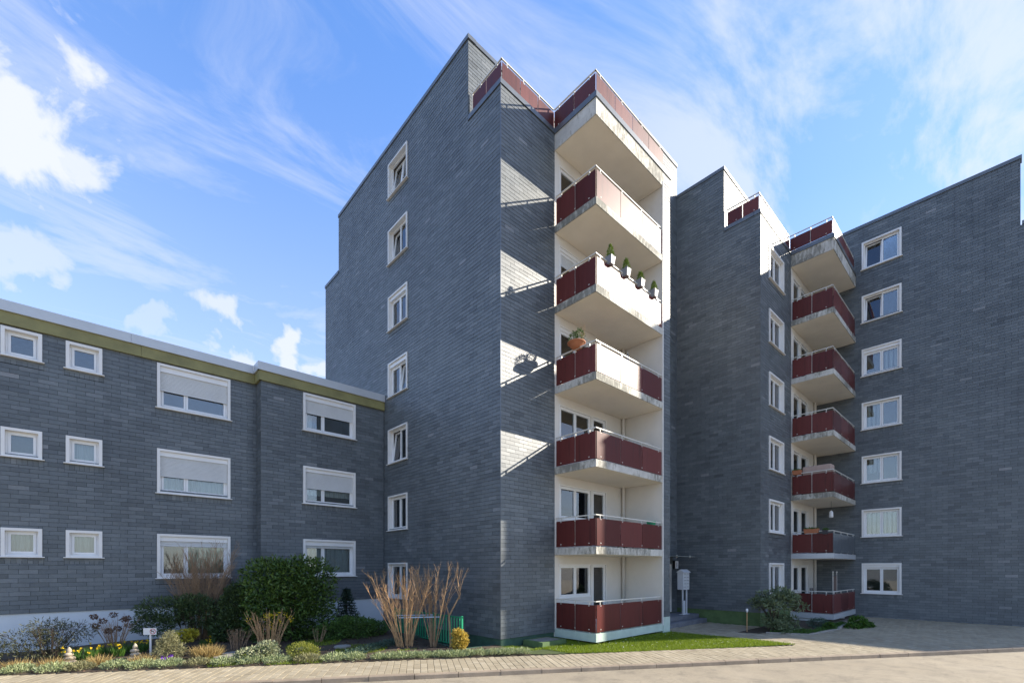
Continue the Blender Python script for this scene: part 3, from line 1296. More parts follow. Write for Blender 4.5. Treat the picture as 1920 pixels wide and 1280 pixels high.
for k, z in enumerate(SL):
    mat = 'pale_green' if k == 0 else 'concrete'
    b = concrete_slab(T1.root, 11.8, 15.865, 8.91, 10.655, z - (.27 if k == 0 else .24), z, mat)
    railing(b, [(11.84, 10.64), (11.84, 8.945), (15.84, 8.945)], z, z + .035, z + .90, z + 1.03, (2, 3),
            ((.14, .5, .84), (.06, .36, .66, .94)))
m = MB()
m.box(11.8, 16.40, 8.91, 10.655, 16.69, 17.22)
rb = m.build('balcony', 'concrete', T1.root)
rb['label'] = 'bare concrete roof slab over the top balcony'
one_box('soffit', 'soffit', rb, 11.83, 15.86, 8.94, 10.65, 16.686, 16.689)
m = MB()
m.box(11.765, 11.98, 8.875, 10.70, 17.222, 17.40)
m.box(11.98, 16.44, 8.875, 9.1, 17.222, 17.40)
m.build('slab_coping', 'coping', rb)
# terrace railing
tr = one_box('terrace_railing', 'rail', T1.root, 9.46, 9.50, 12.2, 12.24, 17.4, 18.2)
railing(tr, [(9.45, 12.2), (9.45, 10.74), (11.86, 10.74), (11.86, 8.97), (16.0, 8.97)], 17.4, 17.45, 18.06, 18.20, (2, 3, 2, 4),
        ((.3, .85), (.1, .4, .7), (.12, .5, .86), (.06, .35, .65, .95)))
m = MB()
m.tube([(15.76, 10.56, .3), (15.76, 10.56, 16.7)], .055, 10)
m.build('drainpipe', 'plaster', T1.root, True)
# entrance canopy, a glass sheet on rods
m = MB()
m.box(18.6, 20.3, 9.75, 10.87, 2.93, 2.955)
cn = m.build('entrance_canopy', 'canopy_glass', T1.root)
m = MB()
for q in ((20.1, 9.95), (20.1, 10.6), (18.9, 9.95)):
    m.tube([(q[0], q[1], 2.90), (q[0], q[1], 3.0)], .025, 8)
m.build('bracket', 'rail', cn)['kind'] = 'stuff'
T1.finish(lambda x: x[1] in (G1, A1) and not (x[1] is G1 and x[2] > 17))

# entrance steps
steps = tag(empty('entrance_steps', (18.5, 9.8, 0)), 'two dark grey stone steps leading up to the tower entrance', 'steps')
bevel(one_box('step', 'step_stone', steps, 16.42, 20.66, 9.42, 10.86, -.05, .18), .012)
bevel(one_box('step', 'step_stone', steps, 16.42, 20.66, 9.79, 10.86, .182, .36), .012)

# ------------------------------------------------------------------ the second tower
T2 = Building('apartment_tower', (20.7, 7.19, 0), 'second slate tower with narrower red balconies, between the centre tower and the right wall', 'building')
G2, A2 = Fac('B', 20.70), Fac('A', 7.19)
r = [(7.19, 8.70, .57, RT_TOP), (8.70, 10.9, .57, PH_TOP)]
wg2 = T2.core(G2, [(7.21, 8.7, .57, RT_TOP), (8.7, 10.88, .57, PH_TOP)], [])
T2.clad(G2, r, [], wg2)
aw = [(21.66, 23.5, z - 1.44, z) for z in WT[:5]] + [(21.66, 23.5, 16.37 - 1.44, 16.37)]
aw = [(21.66, 23.5, z - 1.44, z) for z in (2.66, 5.42, 8.14, 10.90, 13.62, 16.37)]
wa2 = T2.core(A2, [(20.72, 24.6, .57, RT_TOP)], [hole(*x) for x in aw])
T2.clad(A2, [(20.70, 24.6, .57, RT_TOP)], aw, wa2)
for k, (a, b, z0, z1) in enumerate(aw):
    window(T2.root, A2, a, b, z0, z1, leaves=(1,) if k == 9 else (1, .9), trim=.10, deep=.13, curtain='curtain_white', side=(.45, 1))
m = MB()
m.box(7.21, 10.9, -.3, -.025, -.2, .568, G2)
m.box(20.73, 24.6, -.3, -.025, -.2, .568, A2)
m.build('plinth', 'plinth_moss', T2.root)
bw = []
for z in SL:
    bw += [(24.9, 26.0, z + .9, z + 2.22), (26.1, 27.3, z + .04, z + 2.24)]
T2.core(A2, [(24.6, 28.79, .1, 16.75)], [hole(*x, t=.02) for x in bw], mat='plaster', n1=0.0, name='plaster_wall')
for k, z in enumerate(SL):
    window(T2.root, A2, 24.9, 26.0, z + .9, z + 2.22, leaves=(1,), trim=.05, proud=.012, deep=.07, sill=False, room='dark_room')
    window(T2.root, A2, 26.1, 27.3, z + .04, z + 2.24, leaves=(1,), trim=.05, proud=.012, deep=.07, sill=False, room='dark_room', curtain='curtain_white', name='balcony_door')
A2P = Fac('A', 8.70)
w_ = T2.core(A2P, [(20.72, 28.79, 17.2, PH_TOP)], [])
T2.clad(A2P, [(20.70, 28.79, 17.25, PH_TOP)], [], w_)
m = MB()
m.box(20.98, 28.8, 7.48, 14, 16.9, 17.2)
m.box(20.98, 28.8, 9.0, 14, 19.6, 19.9)
m.box(20.98, 28.8, 13.8, 14, 0, 19.6)
m.build('roof', 'roof_felt', T2.root)
one_box('coping', 'coping', T2.root, 8.66, 10.9, -.3, .035, PH_TOP, PH_TOP + .14, G2)
one_box('coping', 'coping', T2.root, 21.0, 28.79, -.3, .035, PH_TOP, PH_TOP + .14, A2P)
one_box('coping', 'coping', T2.root, 7.44, 8.66, -.25, .035, RT_TOP, RT_TOP + .16, G2)
one_box('coping', 'coping', T2.root, 20.665, 24.59, -.24, .035, RT_TOP, RT_TOP + .16, A2)
for k, z in enumerate(SL):
    b = concrete_slab(T2.root, 24.6, 28.78, 5.48, 7.185, z - .24, z, 'fascia_metal' if k < 2 else 'concrete')
    if k == 1:
        railing(b, [(24.64, 7.17), (24.64, 5.515), (28.74, 5.515)], z, z + .035, z + .90, z + 1.03, (2, 3), ((.14, .84), (.06, .36, .66, .94)),
                panel_mat={(1, 0): 'coping', (1, 1): 'coping', (1, 2): 'coping'})
    else:
        railing(b, [(24.64, 7.17), (24.64, 5.515), (28.74, 5.515)], z, z + .035, z + .90, z + 1.03, (2, 3), ((.14, .5, .84), (.06, .36, .66, .94)))
m = MB()
m.box(24.6, 28.78, 5.48, 7.185, 16.69, 17.22)
rb2 = m.build('balcony', 'concrete', T2.root)
one_box('soffit', 'soffit', rb2, 24.63, 28.77, 5.51, 7.18, 16.686, 16.689)
m = MB()
m.box(24.565, 24.78, 5.445, 7.22, 17.222, 17.40)
m.box(24.78, 28.78, 5.445, 5.67, 17.222, 17.40)
m.build('slab_coping', 'coping', rb2)
tr2 = one_box('terrace_railing', 'rail', T2.root, 20.81, 20.85, 8.6, 8.64, 17.4, 18.2)
railing(tr2, [(20.8, 8.6), (20.8, 7.27), (24.66, 7.27), (24.66, 5.54), (28.7, 5.54)], 17.4, 17.47, 18.06, 18.22, (2, 3, 2, 4),
        ((.3, .85), (.1, .4, .7), (.12, .5, .86), (.06, .35, .65, .95)))
m = MB()
m.tube([(28.2, 7.11, .3), (28.2, 7.11, 16.7)], .055, 10)
m.build('drainpipe', 'plaster', T2.root, True)
# piers under the lowest balcony
one_box('support_pier', 'plinth_white', T2.root, 24.7, 24.95, 5.9, 7.16, -.1, .116)
one_box('support_pier', 'plinth_white', T2.root, 27.4, 27.6, 5.7, 7.16, -.1, .116)
T2.finish()

# ------------------------------------------------------------------ the block at the right
B3 = Building('apartment_block', (28.8, 2.0, 0), 'broad slate block with one column of white windows, at the right edge', 'building')
G3 = Fac('B', 28.8)
rw = [(3.68, 5.23, z - 1.37 - (.13 if k == 0 else 0), z) for k, z in enumerate([2.68 + 2.683 * k for k in range(7)])]
r3 = [(-1.45, -.16, -.05, 16.78), (-.16, 7.6, -.05, 19.55)]
w3 = B3.core(G3, [(-1.43, -.16, -.2, 16.78), (-.16, 7.6, -.2, 19.55)], [hole(*x) for x in rw])
B3.clad(G3, r3, rw, w3)
ropt = [dict(head=.13), dict(curtain='curtain_white'), dict(curtain='curtain_white', side=(.5, 1), half=.4), dict(curtain='curtain_white', side=(.5, 1)),
        dict(head=.14, curtain='curtain_white', side=(0, .52)), dict(shutter=0, tilt=1, curtain='curtain_white', side=(.52, 1)), dict(tilt=1)]
for (a, b, z0, z1), o_ in zip(rw, ropt):
    window(B3.root, G3, a, b, z0, z1, trim=.095, deep=.13, **o_)
m = MB()
m.box(29.1, 45, -1.43, 14, -.2, 16.7)
m.box(29.1, 45, -.14, 14, 16.7, 19.5)
m.build('roof', 'roof_felt', B3.root)
one_box('coping', 'coping', B3.root, -.2, 9.5, -.35, .04, 19.55, 19.70, G3)
one_box('coping', 'coping', B3.root, -1.49, -.2, -.35, .04, 16.78, 16.93, G3)
m = MB()
m.box(44.9, 58, -15.1, -1.5, -.2, 16.7)  # unseen wing, assumed and added with its coping to shade the right-hand pavement
m.build('added_shade_wing', 'wall_core', B3.root)
one_box('coping', 'coping', B3.root, 44.85, 45.2, -15.15, -1.5, 16.7, 16.85)
B3.finish(lambda x: x[2] > -.2)

# ------------------------------------------------------------------ plants


def tri_mesh(name, mat, V, F, T, parent=None):
    me = bpy.data.meshes.new(name)
    V = np.asarray(V, dtype=np.float32)
    F = np.asarray(F, dtype=np.int32)
    me.vertices.add(len(V))
    me.vertices.foreach_set('co', V.ravel())
    me.loops.add(F.size)
    me.loops.foreach_set('vertex_index', F.ravel())
    me.polygons.add(len(F))
    k = F.shape[1]
    me.polygons.foreach_set('loop_start', np.arange(0, F.size, k, dtype=np.int32))
    me.polygons.foreach_set('loop_total', np.full(len(F), k, dtype=np.int32))
    a = me.attributes.new('tint', 'FLOAT', 'FACE')
    a.data.foreach_set('value', np.asarray(T, dtype=np.float32))
    me.materials.append(MATS[mat])
    me.update(calc_edges=True)
    me.validate()
    return link(bpy.data.objects.new(name, me), parent)


def norm(a):
    return a / np.maximum(1e-9, np.linalg.norm(a, axis=1, keepdims=True))


def leaves(name, mat, parent, P, D, length, width, jit=.6, fold=.25, tmin=0, tmax=1, tint=None):
    """rhombic folded leaves at P pointing along D (jittered)"""
    n = len(P)
    D = norm(norm(D) + jit * rng.normal(size=(n, 3)))
    A = norm(np.cross(D, rng.normal(size=(n, 3))))
    Nn = np.cross(D, A)
    L = length * rng.uniform(.65, 1.25, (n, 1))
    Wd = width * rng.uniform(.7, 1.2, (n, 1))
    mid = P + D * L * .5
    v0 = P
    v2 = P + D * L
    v1 = mid + A * Wd * .5 + Nn * Wd * fold
    v3 = mid - A * Wd * .5 + Nn * Wd * fold
    V = np.stack([v0, v1, v2, v3], 1).reshape(-1, 3)
    b = np.arange(n)[:, None] * 4
    F = np.concatenate([b + [0, 1, 2], b + [0, 2, 3]], 1).reshape(-1, 3)
    t = rng.uniform(tmin, tmax, n) if tint is None else tint
    return tri_mesh(name, mat, V, F, np.repeat(t, 2), parent)


def shell(n, blobs, inner=.55, flat=None):
    """points and outward directions spread through lumpy ellipsoids"""
    w = np.array([b[3] * b[4] * b[5] for b in blobs]) ** .67
    idx = rng.choice(len(blobs), n, p=w / w.sum())
    B = np.array([b[:6] for b in blobs])[idx]
    d = norm(rng.normal(size=(n, 3)))
    r = inner + (1.04 - inner) * rng.uniform(0, 1, (n, 1)) ** .55
    lump = 1 + .10 * np.sin(d[:, :1] * 7 + B[:, :1] * 3) * np.sin(d[:, 1:2] * 6 + 1) + .06 * np.sin(d[:, 2:3] * 11 + B[:, 1:2])
    P = B[:, :3] + d * B[:, 3:6] * r * lump
    return P, d, r


def plant(name, loc, label, cat='shrub', group=None):
    return tag(empty(name, loc), label, cat, group)


def stems_into(m, base, n, height, spread, r0, forks=2, twigs=3, base_r=.12, curve=.35, top_var=.25, lean=(0, 0), segs=4, tl=.4):
    for i in range(n):
        a = random.uniform(0, 2 * math.pi)
        rr = base_r * math.sqrt(random.random())
        p = Vector((base[0] + rr * math.cos(a), base[1] + rr * math.sin(a), base[2] - .04))
        out = spread * math.sqrt(random.random())
        h = height * random.uniform(1 - top_var, 1)
        end = Vector((base[0] + lean[0] + out * math.cos(a), base[1] + lean[1] + out * math.sin(a), base[2] + h))
        pts, rad = [], []
        for s_ in range(segs + 1):
            f = s_ / segs
            q = p.lerp(end, f)
            side = Vector((math.cos(a), math.sin(a), 0)) * out * curve * (f * f - f)
            q = q + side + Vector((random.gauss(0, .02), random.gauss(0, .02), 0)) * height * .5 * f
            pts.append(q)
            rad.append(r0 * (1 - .72 * f) * random.uniform(.85, 1.1))
        m.tube(pts, rad, 5, random.random())
        for t in range(twigs):
            f = random.uniform(.35, .97)
            k = min(segs - 1, int(f * segs))
            q = pts[k].lerp(pts[k + 1], f * segs - k)
            d = (pts[k + 1] - pts[k]).normalized()
            d = (d * 1.1 + Vector((random.gauss(0, .5), random.gauss(0, .5), random.uniform(0, .5)))).normalized()
            l = height * tl * random.uniform(.35, 1) * (1.05 - f * .55)
            q2 = q + d * l * .5 + Vector((0, 0, l * .06))
            q3 = q + d * l + Vector((random.gauss(0, .03), random.gauss(0, .03), l * .18))
            rt = r0 * .36
            m.tube([q, q2, q3], [rt, rt * .75, rt * .35], 4, random.random(), cap=False)
            for ff in range(forks):
                o_ = q.lerp(q3, random.uniform(.3, .9))
                e = o_ + (d + Vector((random.gauss(0, .6), random.gauss(0, .6), random.uniform(.1, .7)))).normalized() * l * random.uniform(.3, .55)
                m.tube([o_, e], [rt * .6, rt * .3], 3, random.random(), cap=False)


def bare_bush(name, loc, label, mat, group=None, **kw):
    root = plant(name, loc, label, 'shrub', group)
    m = MB()
    stems_into(m, loc, **kw)
    m.build('stems', mat, root)
    return root


def leafy(name, loc, label, mat, blobs, n, length, width, stem_h=.6, stem_mat='bark_dark', inner=.5, jit=.6, nst=7, group=None, tint_fn=None, cat='shrub', stem_spread=None):
    root = plant(name, loc, label, cat, group)
    P, d, r = shell(n, blobs, inner)
    P[:, 2] = np.maximum(P[:, 2], loc[2] + .02)
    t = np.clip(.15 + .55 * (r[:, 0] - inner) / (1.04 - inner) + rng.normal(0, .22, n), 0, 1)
    if tint_fn is not None:
        t = tint_fn(P, t)
    D = d + np.array([0, 0, .25])
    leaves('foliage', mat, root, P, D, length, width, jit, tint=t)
    m = MB()
    sp = stem_spread if stem_spread is not None else max(b[3] for b in blobs) * .7
    stems_into(m, loc, n=nst, height=stem_h, spread=sp, r0=max(.008, stem_h * .016), forks=1, twigs=3)
    m.build('stems', stem_mat, root)
    return root


def G(x, y):
    return (x, y, gz(x, y))


# big clipped cherry laurel
x, y, z = G(4.95, 16.2)
bl = [(x + a, y + b, z + c, .66, .6, .62) for a in (-.72, 0, .72) for b in (-.35, .35) for c in (.55, 1.3, 1.95)]
bl += [(x - .5, y, z + 2.2, .5, .5, .4), (x + .3, y - .1, z + 2.28, .55, .5, .4)]
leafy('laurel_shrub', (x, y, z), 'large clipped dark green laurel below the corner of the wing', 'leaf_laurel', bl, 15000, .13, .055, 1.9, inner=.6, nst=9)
# dark evergreens left of it
x, y, z = G(2.35, 17.3)
bl = [(x - .55, y, z + 1.0, .75, .55, .38), (x + .35, y, z + .85, .7, .5, .42), (x - .85, y - .1, z + .6, .5, .45, .3), (x + .1, y - .2, z + 1.15, .5, .4, .3), (x + .9, y, z + .5, .4, .4, .4)]
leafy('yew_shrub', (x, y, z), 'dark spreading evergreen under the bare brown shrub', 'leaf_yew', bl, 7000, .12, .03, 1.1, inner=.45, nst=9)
x, y, z = G(3.55, 16.9)
bl = [(x, y, z + 1.2, .45, .45, .45), (x + .1, y, z + .7, .55, .5, .5), (x - .25, y, z + .35, .5, .4, .35), (x + .05, y, z + 1.55, .35, .35, .25)]
leafy('holly_shrub', (x, y, z), 'upright dark evergreen between spreading evergreen and clipped laurel', 'leaf_yew', bl, 6000, .10, .045, 1.3, inner=.4, nst=8)
# trellis arch behind
m = MB()
x, y, z = G(3.35, 17.9)
m.tube([(x - .28, y, z), (x - .28, y, z + 1.75)] + [(x - .28 * math.cos(a), y, z + 1.75 + .28 * math.sin(a)) for a in (.4, .9, 1.57, 2.2, 2.7)] + [(x + .28, y, z + 1.75), (x + .28, y, z)], .012, 6)
m.tube([(x, y, z), (x, y, z + 2.2)], .01, 6)
m.lathe((x, y, z + 2.2), [(.005, 0), (.03, .03), (.005, .07)], 8)
tag(m.build('trellis_arch', 'metal_dark'), 'thin dark metal trellis arch behind the upright evergreen', 'trellis')
# dense bare brown shrub
x, y, z = G(2.75, 17.75)
bare_bush('bare_shrub', (x, y, z), 'tall dense bare brown shrub in front of the wing window', 'twig_brown', n=50, height=2.9, spread=1.2, r0=.012, forks=5, twigs=14, base_r=.22, curve=.3, top_var=.35, tl=.3)
# left border
x, y, z = G(-.70, 16.9)
root = plant('spurge_shrub', (x, y, z), 'loose dark feathery shrub against the white base of the wing')
m = MB()
stems_into(m, (x, y, z), n=34, height=.95, spread=.95, r0=.010, forks=2, twigs=4, base_r=.18)
m.build('stems', 'bark_dark', root)
bl = [(x - .45, y, z + .55, .6, .5, .22), (x + .35, y, z + .65, .6, .45, .25), (x, y, z + .85, .45, .4, .18), (x - .8, y, z + .35, .4, .4, .12), (x, y, z + .25, .6, .5, .2)]
P, d, r = shell(2600, bl, .3)
leaves('foliage', 'leaf_olive', root, P, d + [0, 0, -.2], .10, .02, .7)
x, y, z = G(.62, 16.95)
root = bare_bush('hydrangea_shrub', (x, y, z), 'bare hydrangea with brown dried flower heads beside the white base', 'twig_brown', n=30, height=1.0, spread=.62, r0=.010, forks=1, twigs=3, base_r=.14)
bl = [(x + random.uniform(-.55, .55), y + random.uniform(-.3, .3), z + random.uniform(.6, 1.08), .075, .075, .06) for _ in range(10)]
P, d, r = shell(900, bl, .5)
leaves('dried_flowers', 'leaf_dead', root, P, d, .045, .035, .5)
x, y, z = G(-2.05, 16.0)
leafy('pale_shrub', (x, y, z), 'pale green shrub cut by the left edge of the picture', 'leaf_silver', [(x, y, z + .35, .5, .5, .4), (x, y, z + .7, .4, .4, .3)], 1800, .10, .03, .6, nst=6)
x, y, z = G(1.62, 15.0)
leafy('sage_shrub', (x, y, z), 'small sandy green conical shrub beside the white sign', 'leaf_sage', [(x, y, z + .22, .36, .34, .26), (x - .02, y, z + .45, .24, .22, .22), (x + .02, y, z + .62, .12, .12, .12)], 2600, .075, .016, .5, nst=8, inner=.3)
x, y, z = G(2.10, 16.1)
leafy('golden_shrub', (x, y, z), 'small bright yellow leafed shrub below the dark evergreens', 'leaf_yellow', [(x, y, z + .42, .28, .25, .16), (x + .12, y, z + .5, .15, .15, .1)], 420, .09, .05, .4, nst=6)
x, y, z = G(2.35, 14.45)
root = plant('straw_grass', (x, y, z), 'yellow straw coloured grass tuft at the pavement edge', 'grass')
n = 700
a = rng.uniform(0, 6.283, n)
rr = rng.uniform(0, .28, n)
P = np.stack([x + rr * np.cos(a), y + rr * np.sin(a), np.full(n, z)], 1)
leaves('blades', 'leaf_straw', root, P, np.stack([np.cos(a) * .5, np.sin(a) * .5, np.full(n, 1.0)], 1), .34, .012, .25)
# forsythia with first flowers
x, y, z = G(4.02, 15.1)
root = bare_bush('forsythia_shrub', (x, y, z), 'fan of bare orange stems with a few yellow flowers before the laurel', 'twig_orange', n=44, height=1.1, spread=.72, r0=.012, forks=1, twigs=3, base_r=.3, curve=.1, top_var=.25, tl=.25)
bl = [(x + random.uniform(-.6, .6), y + random.uniform(-.3, .2), z + random.uniform(.55, 1.0), .05, .05, .05) for _ in range(16)]
P, d, r = shell(160, bl, .3)
leaves('flowers', 'petal_yellow', root, P, d, .05, .03, .5)['kind'] = 'stuff'
x, y, z = G(3.28, 15.35)
bare_bush('twig_shrub', (x, y, z), 'low brown twiggy shrub left of the orange stems', 'twig_brown', n=40, height=.55, spread=.42, r0=.008, forks=2, twigs=5, base_r=.2, tl=.35)
x, y, z = G(5.35, 14.75)
bare_bush('rose_bush', (x, y, z), 'small bare rose canes right of the laurel', 'twig_brown', n=14, height=.55, spread=.36, r0=.010, forks=0, twigs=1, base_r=.1, curve=-.2)
x, y, z = G(3.45, 13.35)
leafy('euonymus_shrub', (x, y, z), 'variegated white and green shrub at the pavement', 'leaf_variegated', [(x, y, z + .2, .36, .3, .22), (x - .35, y + .15, z + .15, .3, .25, .18), (x + .1, y + .05, z + .33, .25, .22, .15)], 2200, .06, .04, .35, nst=6)
x, y, z = G(4.22, 12.85)
leafy('heath_shrub', (x, y, z), 'rounded lime yellow heath right of the variegated shrub', 'leaf_lime', [(x, y, z + .2, .34, .28, .22), (x + .2, y - .05, z + .16, .25, .22, .18)], 2600, .06, .014, .3, nst=6, inner=.4)
x, y, z = G(6.4, 14.9)
bl = [(x - .5, y + .1, z + .25, .55, .55, .3), (x + .3, y, z + .3, .6, .55, .34), (x + .9, y + .1, z + .2, .5, .5, .26), (x, y + .2, z + .42, .45, .4, .25)]
leafy('juniper_shrub', (x, y, z), 'low spreading green juniper below the potted spruce', 'leaf_juniper', bl, 6500, .10, .03, .4, inner=.5, nst=7)
# spruce in its pot
x, y, z = G(7.05, 16.6)
m = MB()
m.lathe((x, y, z), [(.16, 0), (.24, .36), (.27, .37), (.27, .44), (.23, .44), (.22, .40), (.01, .40)], 20)
tag(m.build('plant_pot', 'dark_pot'), 'dark round pot holding the little spruce', 'pot')
root = plant('spruce_tree', (x, y, z + .4), 'little spruce with open tiers growing in the dark pot', 'tree')
m = MB()
m.tube([(x, y, z + .38), (x, y, z + 1.55)], [.03, .006], 6)
PP, DD = [], []
for k in range(11):
    hz = z + .5 + k * .095
    rad = .46 * (1 - k / 12.5)
    for j in range(7):
        an = j * .9 + k * 1.7 + random.uniform(-.2, .2)
        e = Vector((x + rad * math.cos(an), y + rad * math.sin(an), hz - rad * .12))
        s0 = Vector((x, y, hz))
        m.tube([s0, e], [.009, .003], 3, cap=False)
        for q in range(60):
            f = random.uniform(.1, 1.02)
            c = s0.lerp(e, f)
            PP.append(tuple(c))
            DD.append(tuple((e - s0).normalized() + Vector((random.gauss(0, .7), random.gauss(0, .7), random.gauss(0, .5)))))
m.build('trunk', 'bark_dark', root)
leaves('crown', 'leaf_spruce', root, np.array(PP), np.array(DD), .085, .02, .3)
# blue-green mat
x, y, z = G(6.35, 12.75)
leafy('creeping_juniper', (x, y, z), 'blue green creeping mat running along the bed towards the bare bush', 'leaf_bluegreen', [(x + t * .45, y + t * .18, gz(x + t * .45, y + t * .18) + .07, .36, .25, .09) for t in range(-2, 4)], 3600, .07, .018, .12, nst=4, inner=.2, stem_spread=.4)
# big bare bush by the railing: three stools of stems tied with a blue band
x, y, z = G(7.12, 12.35)
root = plant('bare_bush', (x, y, z), 'big bare golden brown bush with dense stems before the green railing')
m = MB()
stems_into(m, (x - .05, y + .05, z), n=40, height=2.35, spread=1.25, r0=.0125, forks=4, twigs=10, base_r=.26, curve=.05, top_var=.3, lean=(-.12, .12), tl=.24)
m.build('stems', 'twig_orange', root)
m = MB()
stems_into(m, (x + .62, y - .45, z), n=14, height=2.5, spread=.95, r0=.016, forks=4, twigs=11, base_r=.10, curve=.1, top_var=.2, lean=(.05, -.05), tl=.26)
m.build('stems', 'wood_stem', root)
m = MB()
seg_box(m, (x - .30, y + .0), (x + .72, y - .62), 0, .012, z + .86, z + .895)
seg_box(m, (x - .20, y + .30), (x + .70, y - .30), 0, .012, z + .90, z + .93)
tie = m.build('tie_band', 'tape_blue', root)
tie['kind'] = 'stuff'
x, y, z = G(8.05, 11.45)
root = plant('sapling', (x, y, z), 'crooked bare sapling right of the big bare bush', 'tree')
m = MB()
m.tube([(x, y, z - .05), (x - .03, y, z + .55), (x - .05, y + .02, z + .95), (x + .10, y - .08, z + 1.3), (x + .22, y - .18, z + 1.6), (x + .17, y - .14, z + 1.95), (x + .24, y - .2, z + 2.35)], [.035, .03, .028, .024, .02, .014, .006], 7)
m.build('trunk', 'wood_stem', root)
m = MB()
m.tube([(x - .05, y + .02, z + .95), (x - .12, y + .08, z + 1.35), (x - .22, y + .16, z + 1.6)], [.02, .012, .005], 5)
stems_into(m, (x + .20, y - .16, z + 1.75), n=7, height=.75, spread=.32, r0=.011, forks=2, twigs=4, base_r=.03)
stems_into(m, (x + .22, y - .18, z + 1.5), n=4, height=.5, spread=.3, r0=.008, forks=1, twigs=2, base_r=.03)
m.build('branches', 'wood_stem', root)
x, y, z = G(7.92, 10.85)
leafy('golden_ball', (x, y, z), 'round golden variegated shrub at the end of the border', 'leaf_gold', [(x, y, z + .22, .21, .21, .22), (x + .03, y, z + .42, .2, .2, .18), (x - .07, y, z + .52, .13, .13, .12), (x + .12, y - .05, z + .3, .14, .14, .16)], 1900, .065, .038, .4, nst=6, inner=.45, jit=.9)

# edging clumps along the pavement


ORD = ['first', 'second', 'third', 'fourth', 'fifth', 'sixth', 'seventh', 'eighth', 'ninth', 'tenth', 'eleventh', 'twelfth', 'thirteenth', 'fourteenth']


def clump(loc, r, mat, n, label, group, h=.14):
    x, y, z = loc
    root = plant('edging_plant', loc, label, 'plant', group)
    a = rng.uniform(0, 6.283, n)
    rr = r * np.sqrt(rng.uniform(0, 1, n))
    P = np.stack([x + rr * np.cos(a), y + rr * np.sin(a), z + rng.uniform(0, h, n) * (1 - .6 * (rr / r) ** 2)], 1)
    D = np.stack([np.cos(a) * .7 * rr / r, np.sin(a) * .7 * rr / r, np.full(n, .8)], 1)
    leaves('foliage', mat, root, P, D, .09, .018, .45)


for i in range(13):
    s_ = -9.0 + i * .62 + random.uniform(-.08, .08)
    px, py = xy(s_ + 3.0, BACK + .30 + random.uniform(-.04, .06))
    clump((px, py, gz(px, py)), random.uniform(.26, .34), 'leaf_silver' if i % 4 != 2 else 'leaf_sage', 620,
          f'silvery green clump edging the left garden, {ORD[i]} from the left', 'silvery clumps edging the left garden', .16)
for i in range(14):
    s_ = 1.35 + i * .30 + random.uniform(-.05, .05)
    px, py = xy(s_ + .75, BACK + .22 + random.uniform(-.03, .04))
    clump((px, py, gz(px, py)), random.uniform(.20, .26), 'leaf_silver', 430,
          f'pale green clump edging the pavement by the bare bush, {ORD[i]} from the left', 'pale clumps edging the border by the bush', .13)
# straw tufts among the left clumps
for i, (px, py) in enumerate(((-1.2, 16.05), (-.6, 15.75), (.25, 15.35), (1.05, 14.75))):
    z = gz(px, py)
    root = plant('dry_tuft', (px, py, z), f'dry straw coloured tuft among the silvery clumps, {ORD[i]} from the left', 'grass', 'dry tufts in the left border')
    n = 260
    a = rng.uniform(0, 6.283, n)
    rr = rng.uniform(0, .2, n)
    P = np.stack([px + rr * np.cos(a), py + rr * np.sin(a), np.full(n, z)], 1)
    leaves('blades', 'leaf_straw', root, P, np.stack([np.cos(a) * .6, np.sin(a) * .6, np.full(n, 1.0)], 1), .26, .012, .3)
# daffodils
for i, (px, py) in enumerate(((-.25, 16.3), (.0, 15.95), (.15, 16.35), (.45, 16.4), (.65, 16.0), (.85, 16.45), (1.0, 16.15), (1.15, 16.5), (2.6, 15.9))):
    z = gz(px, py)
    root = plant('daffodil_clump', (px, py, z), f'clump of yellow daffodils in the left border, {ORD[i]} from the left', 'flowers', 'daffodils in the left border')
    n = 90
    a = rng.uniform(0, 6.283, n)
    P = np.stack([px + .1 * np.cos(a), py + .1 * np.sin(a), np.full(n, z)], 1)
    leaves('leaves', 'leaf_green', root, P, np.stack([np.cos(a) * .25, np.sin(a) * .25, np.full(n, 1.0)], 1), .30, .02, .15)
    k = 4
    c = np.stack([px + rng.normal(0, .12, k), py + rng.normal(0, .12, k), z + rng.uniform(.24, .36, k)], 1)
    P = np.repeat(c, 8, 0)
    leaves('petals', 'petal_yellow', root, P, rng.normal(size=(len(P), 3)), .045, .03, .3)['kind'] = 'stuff'
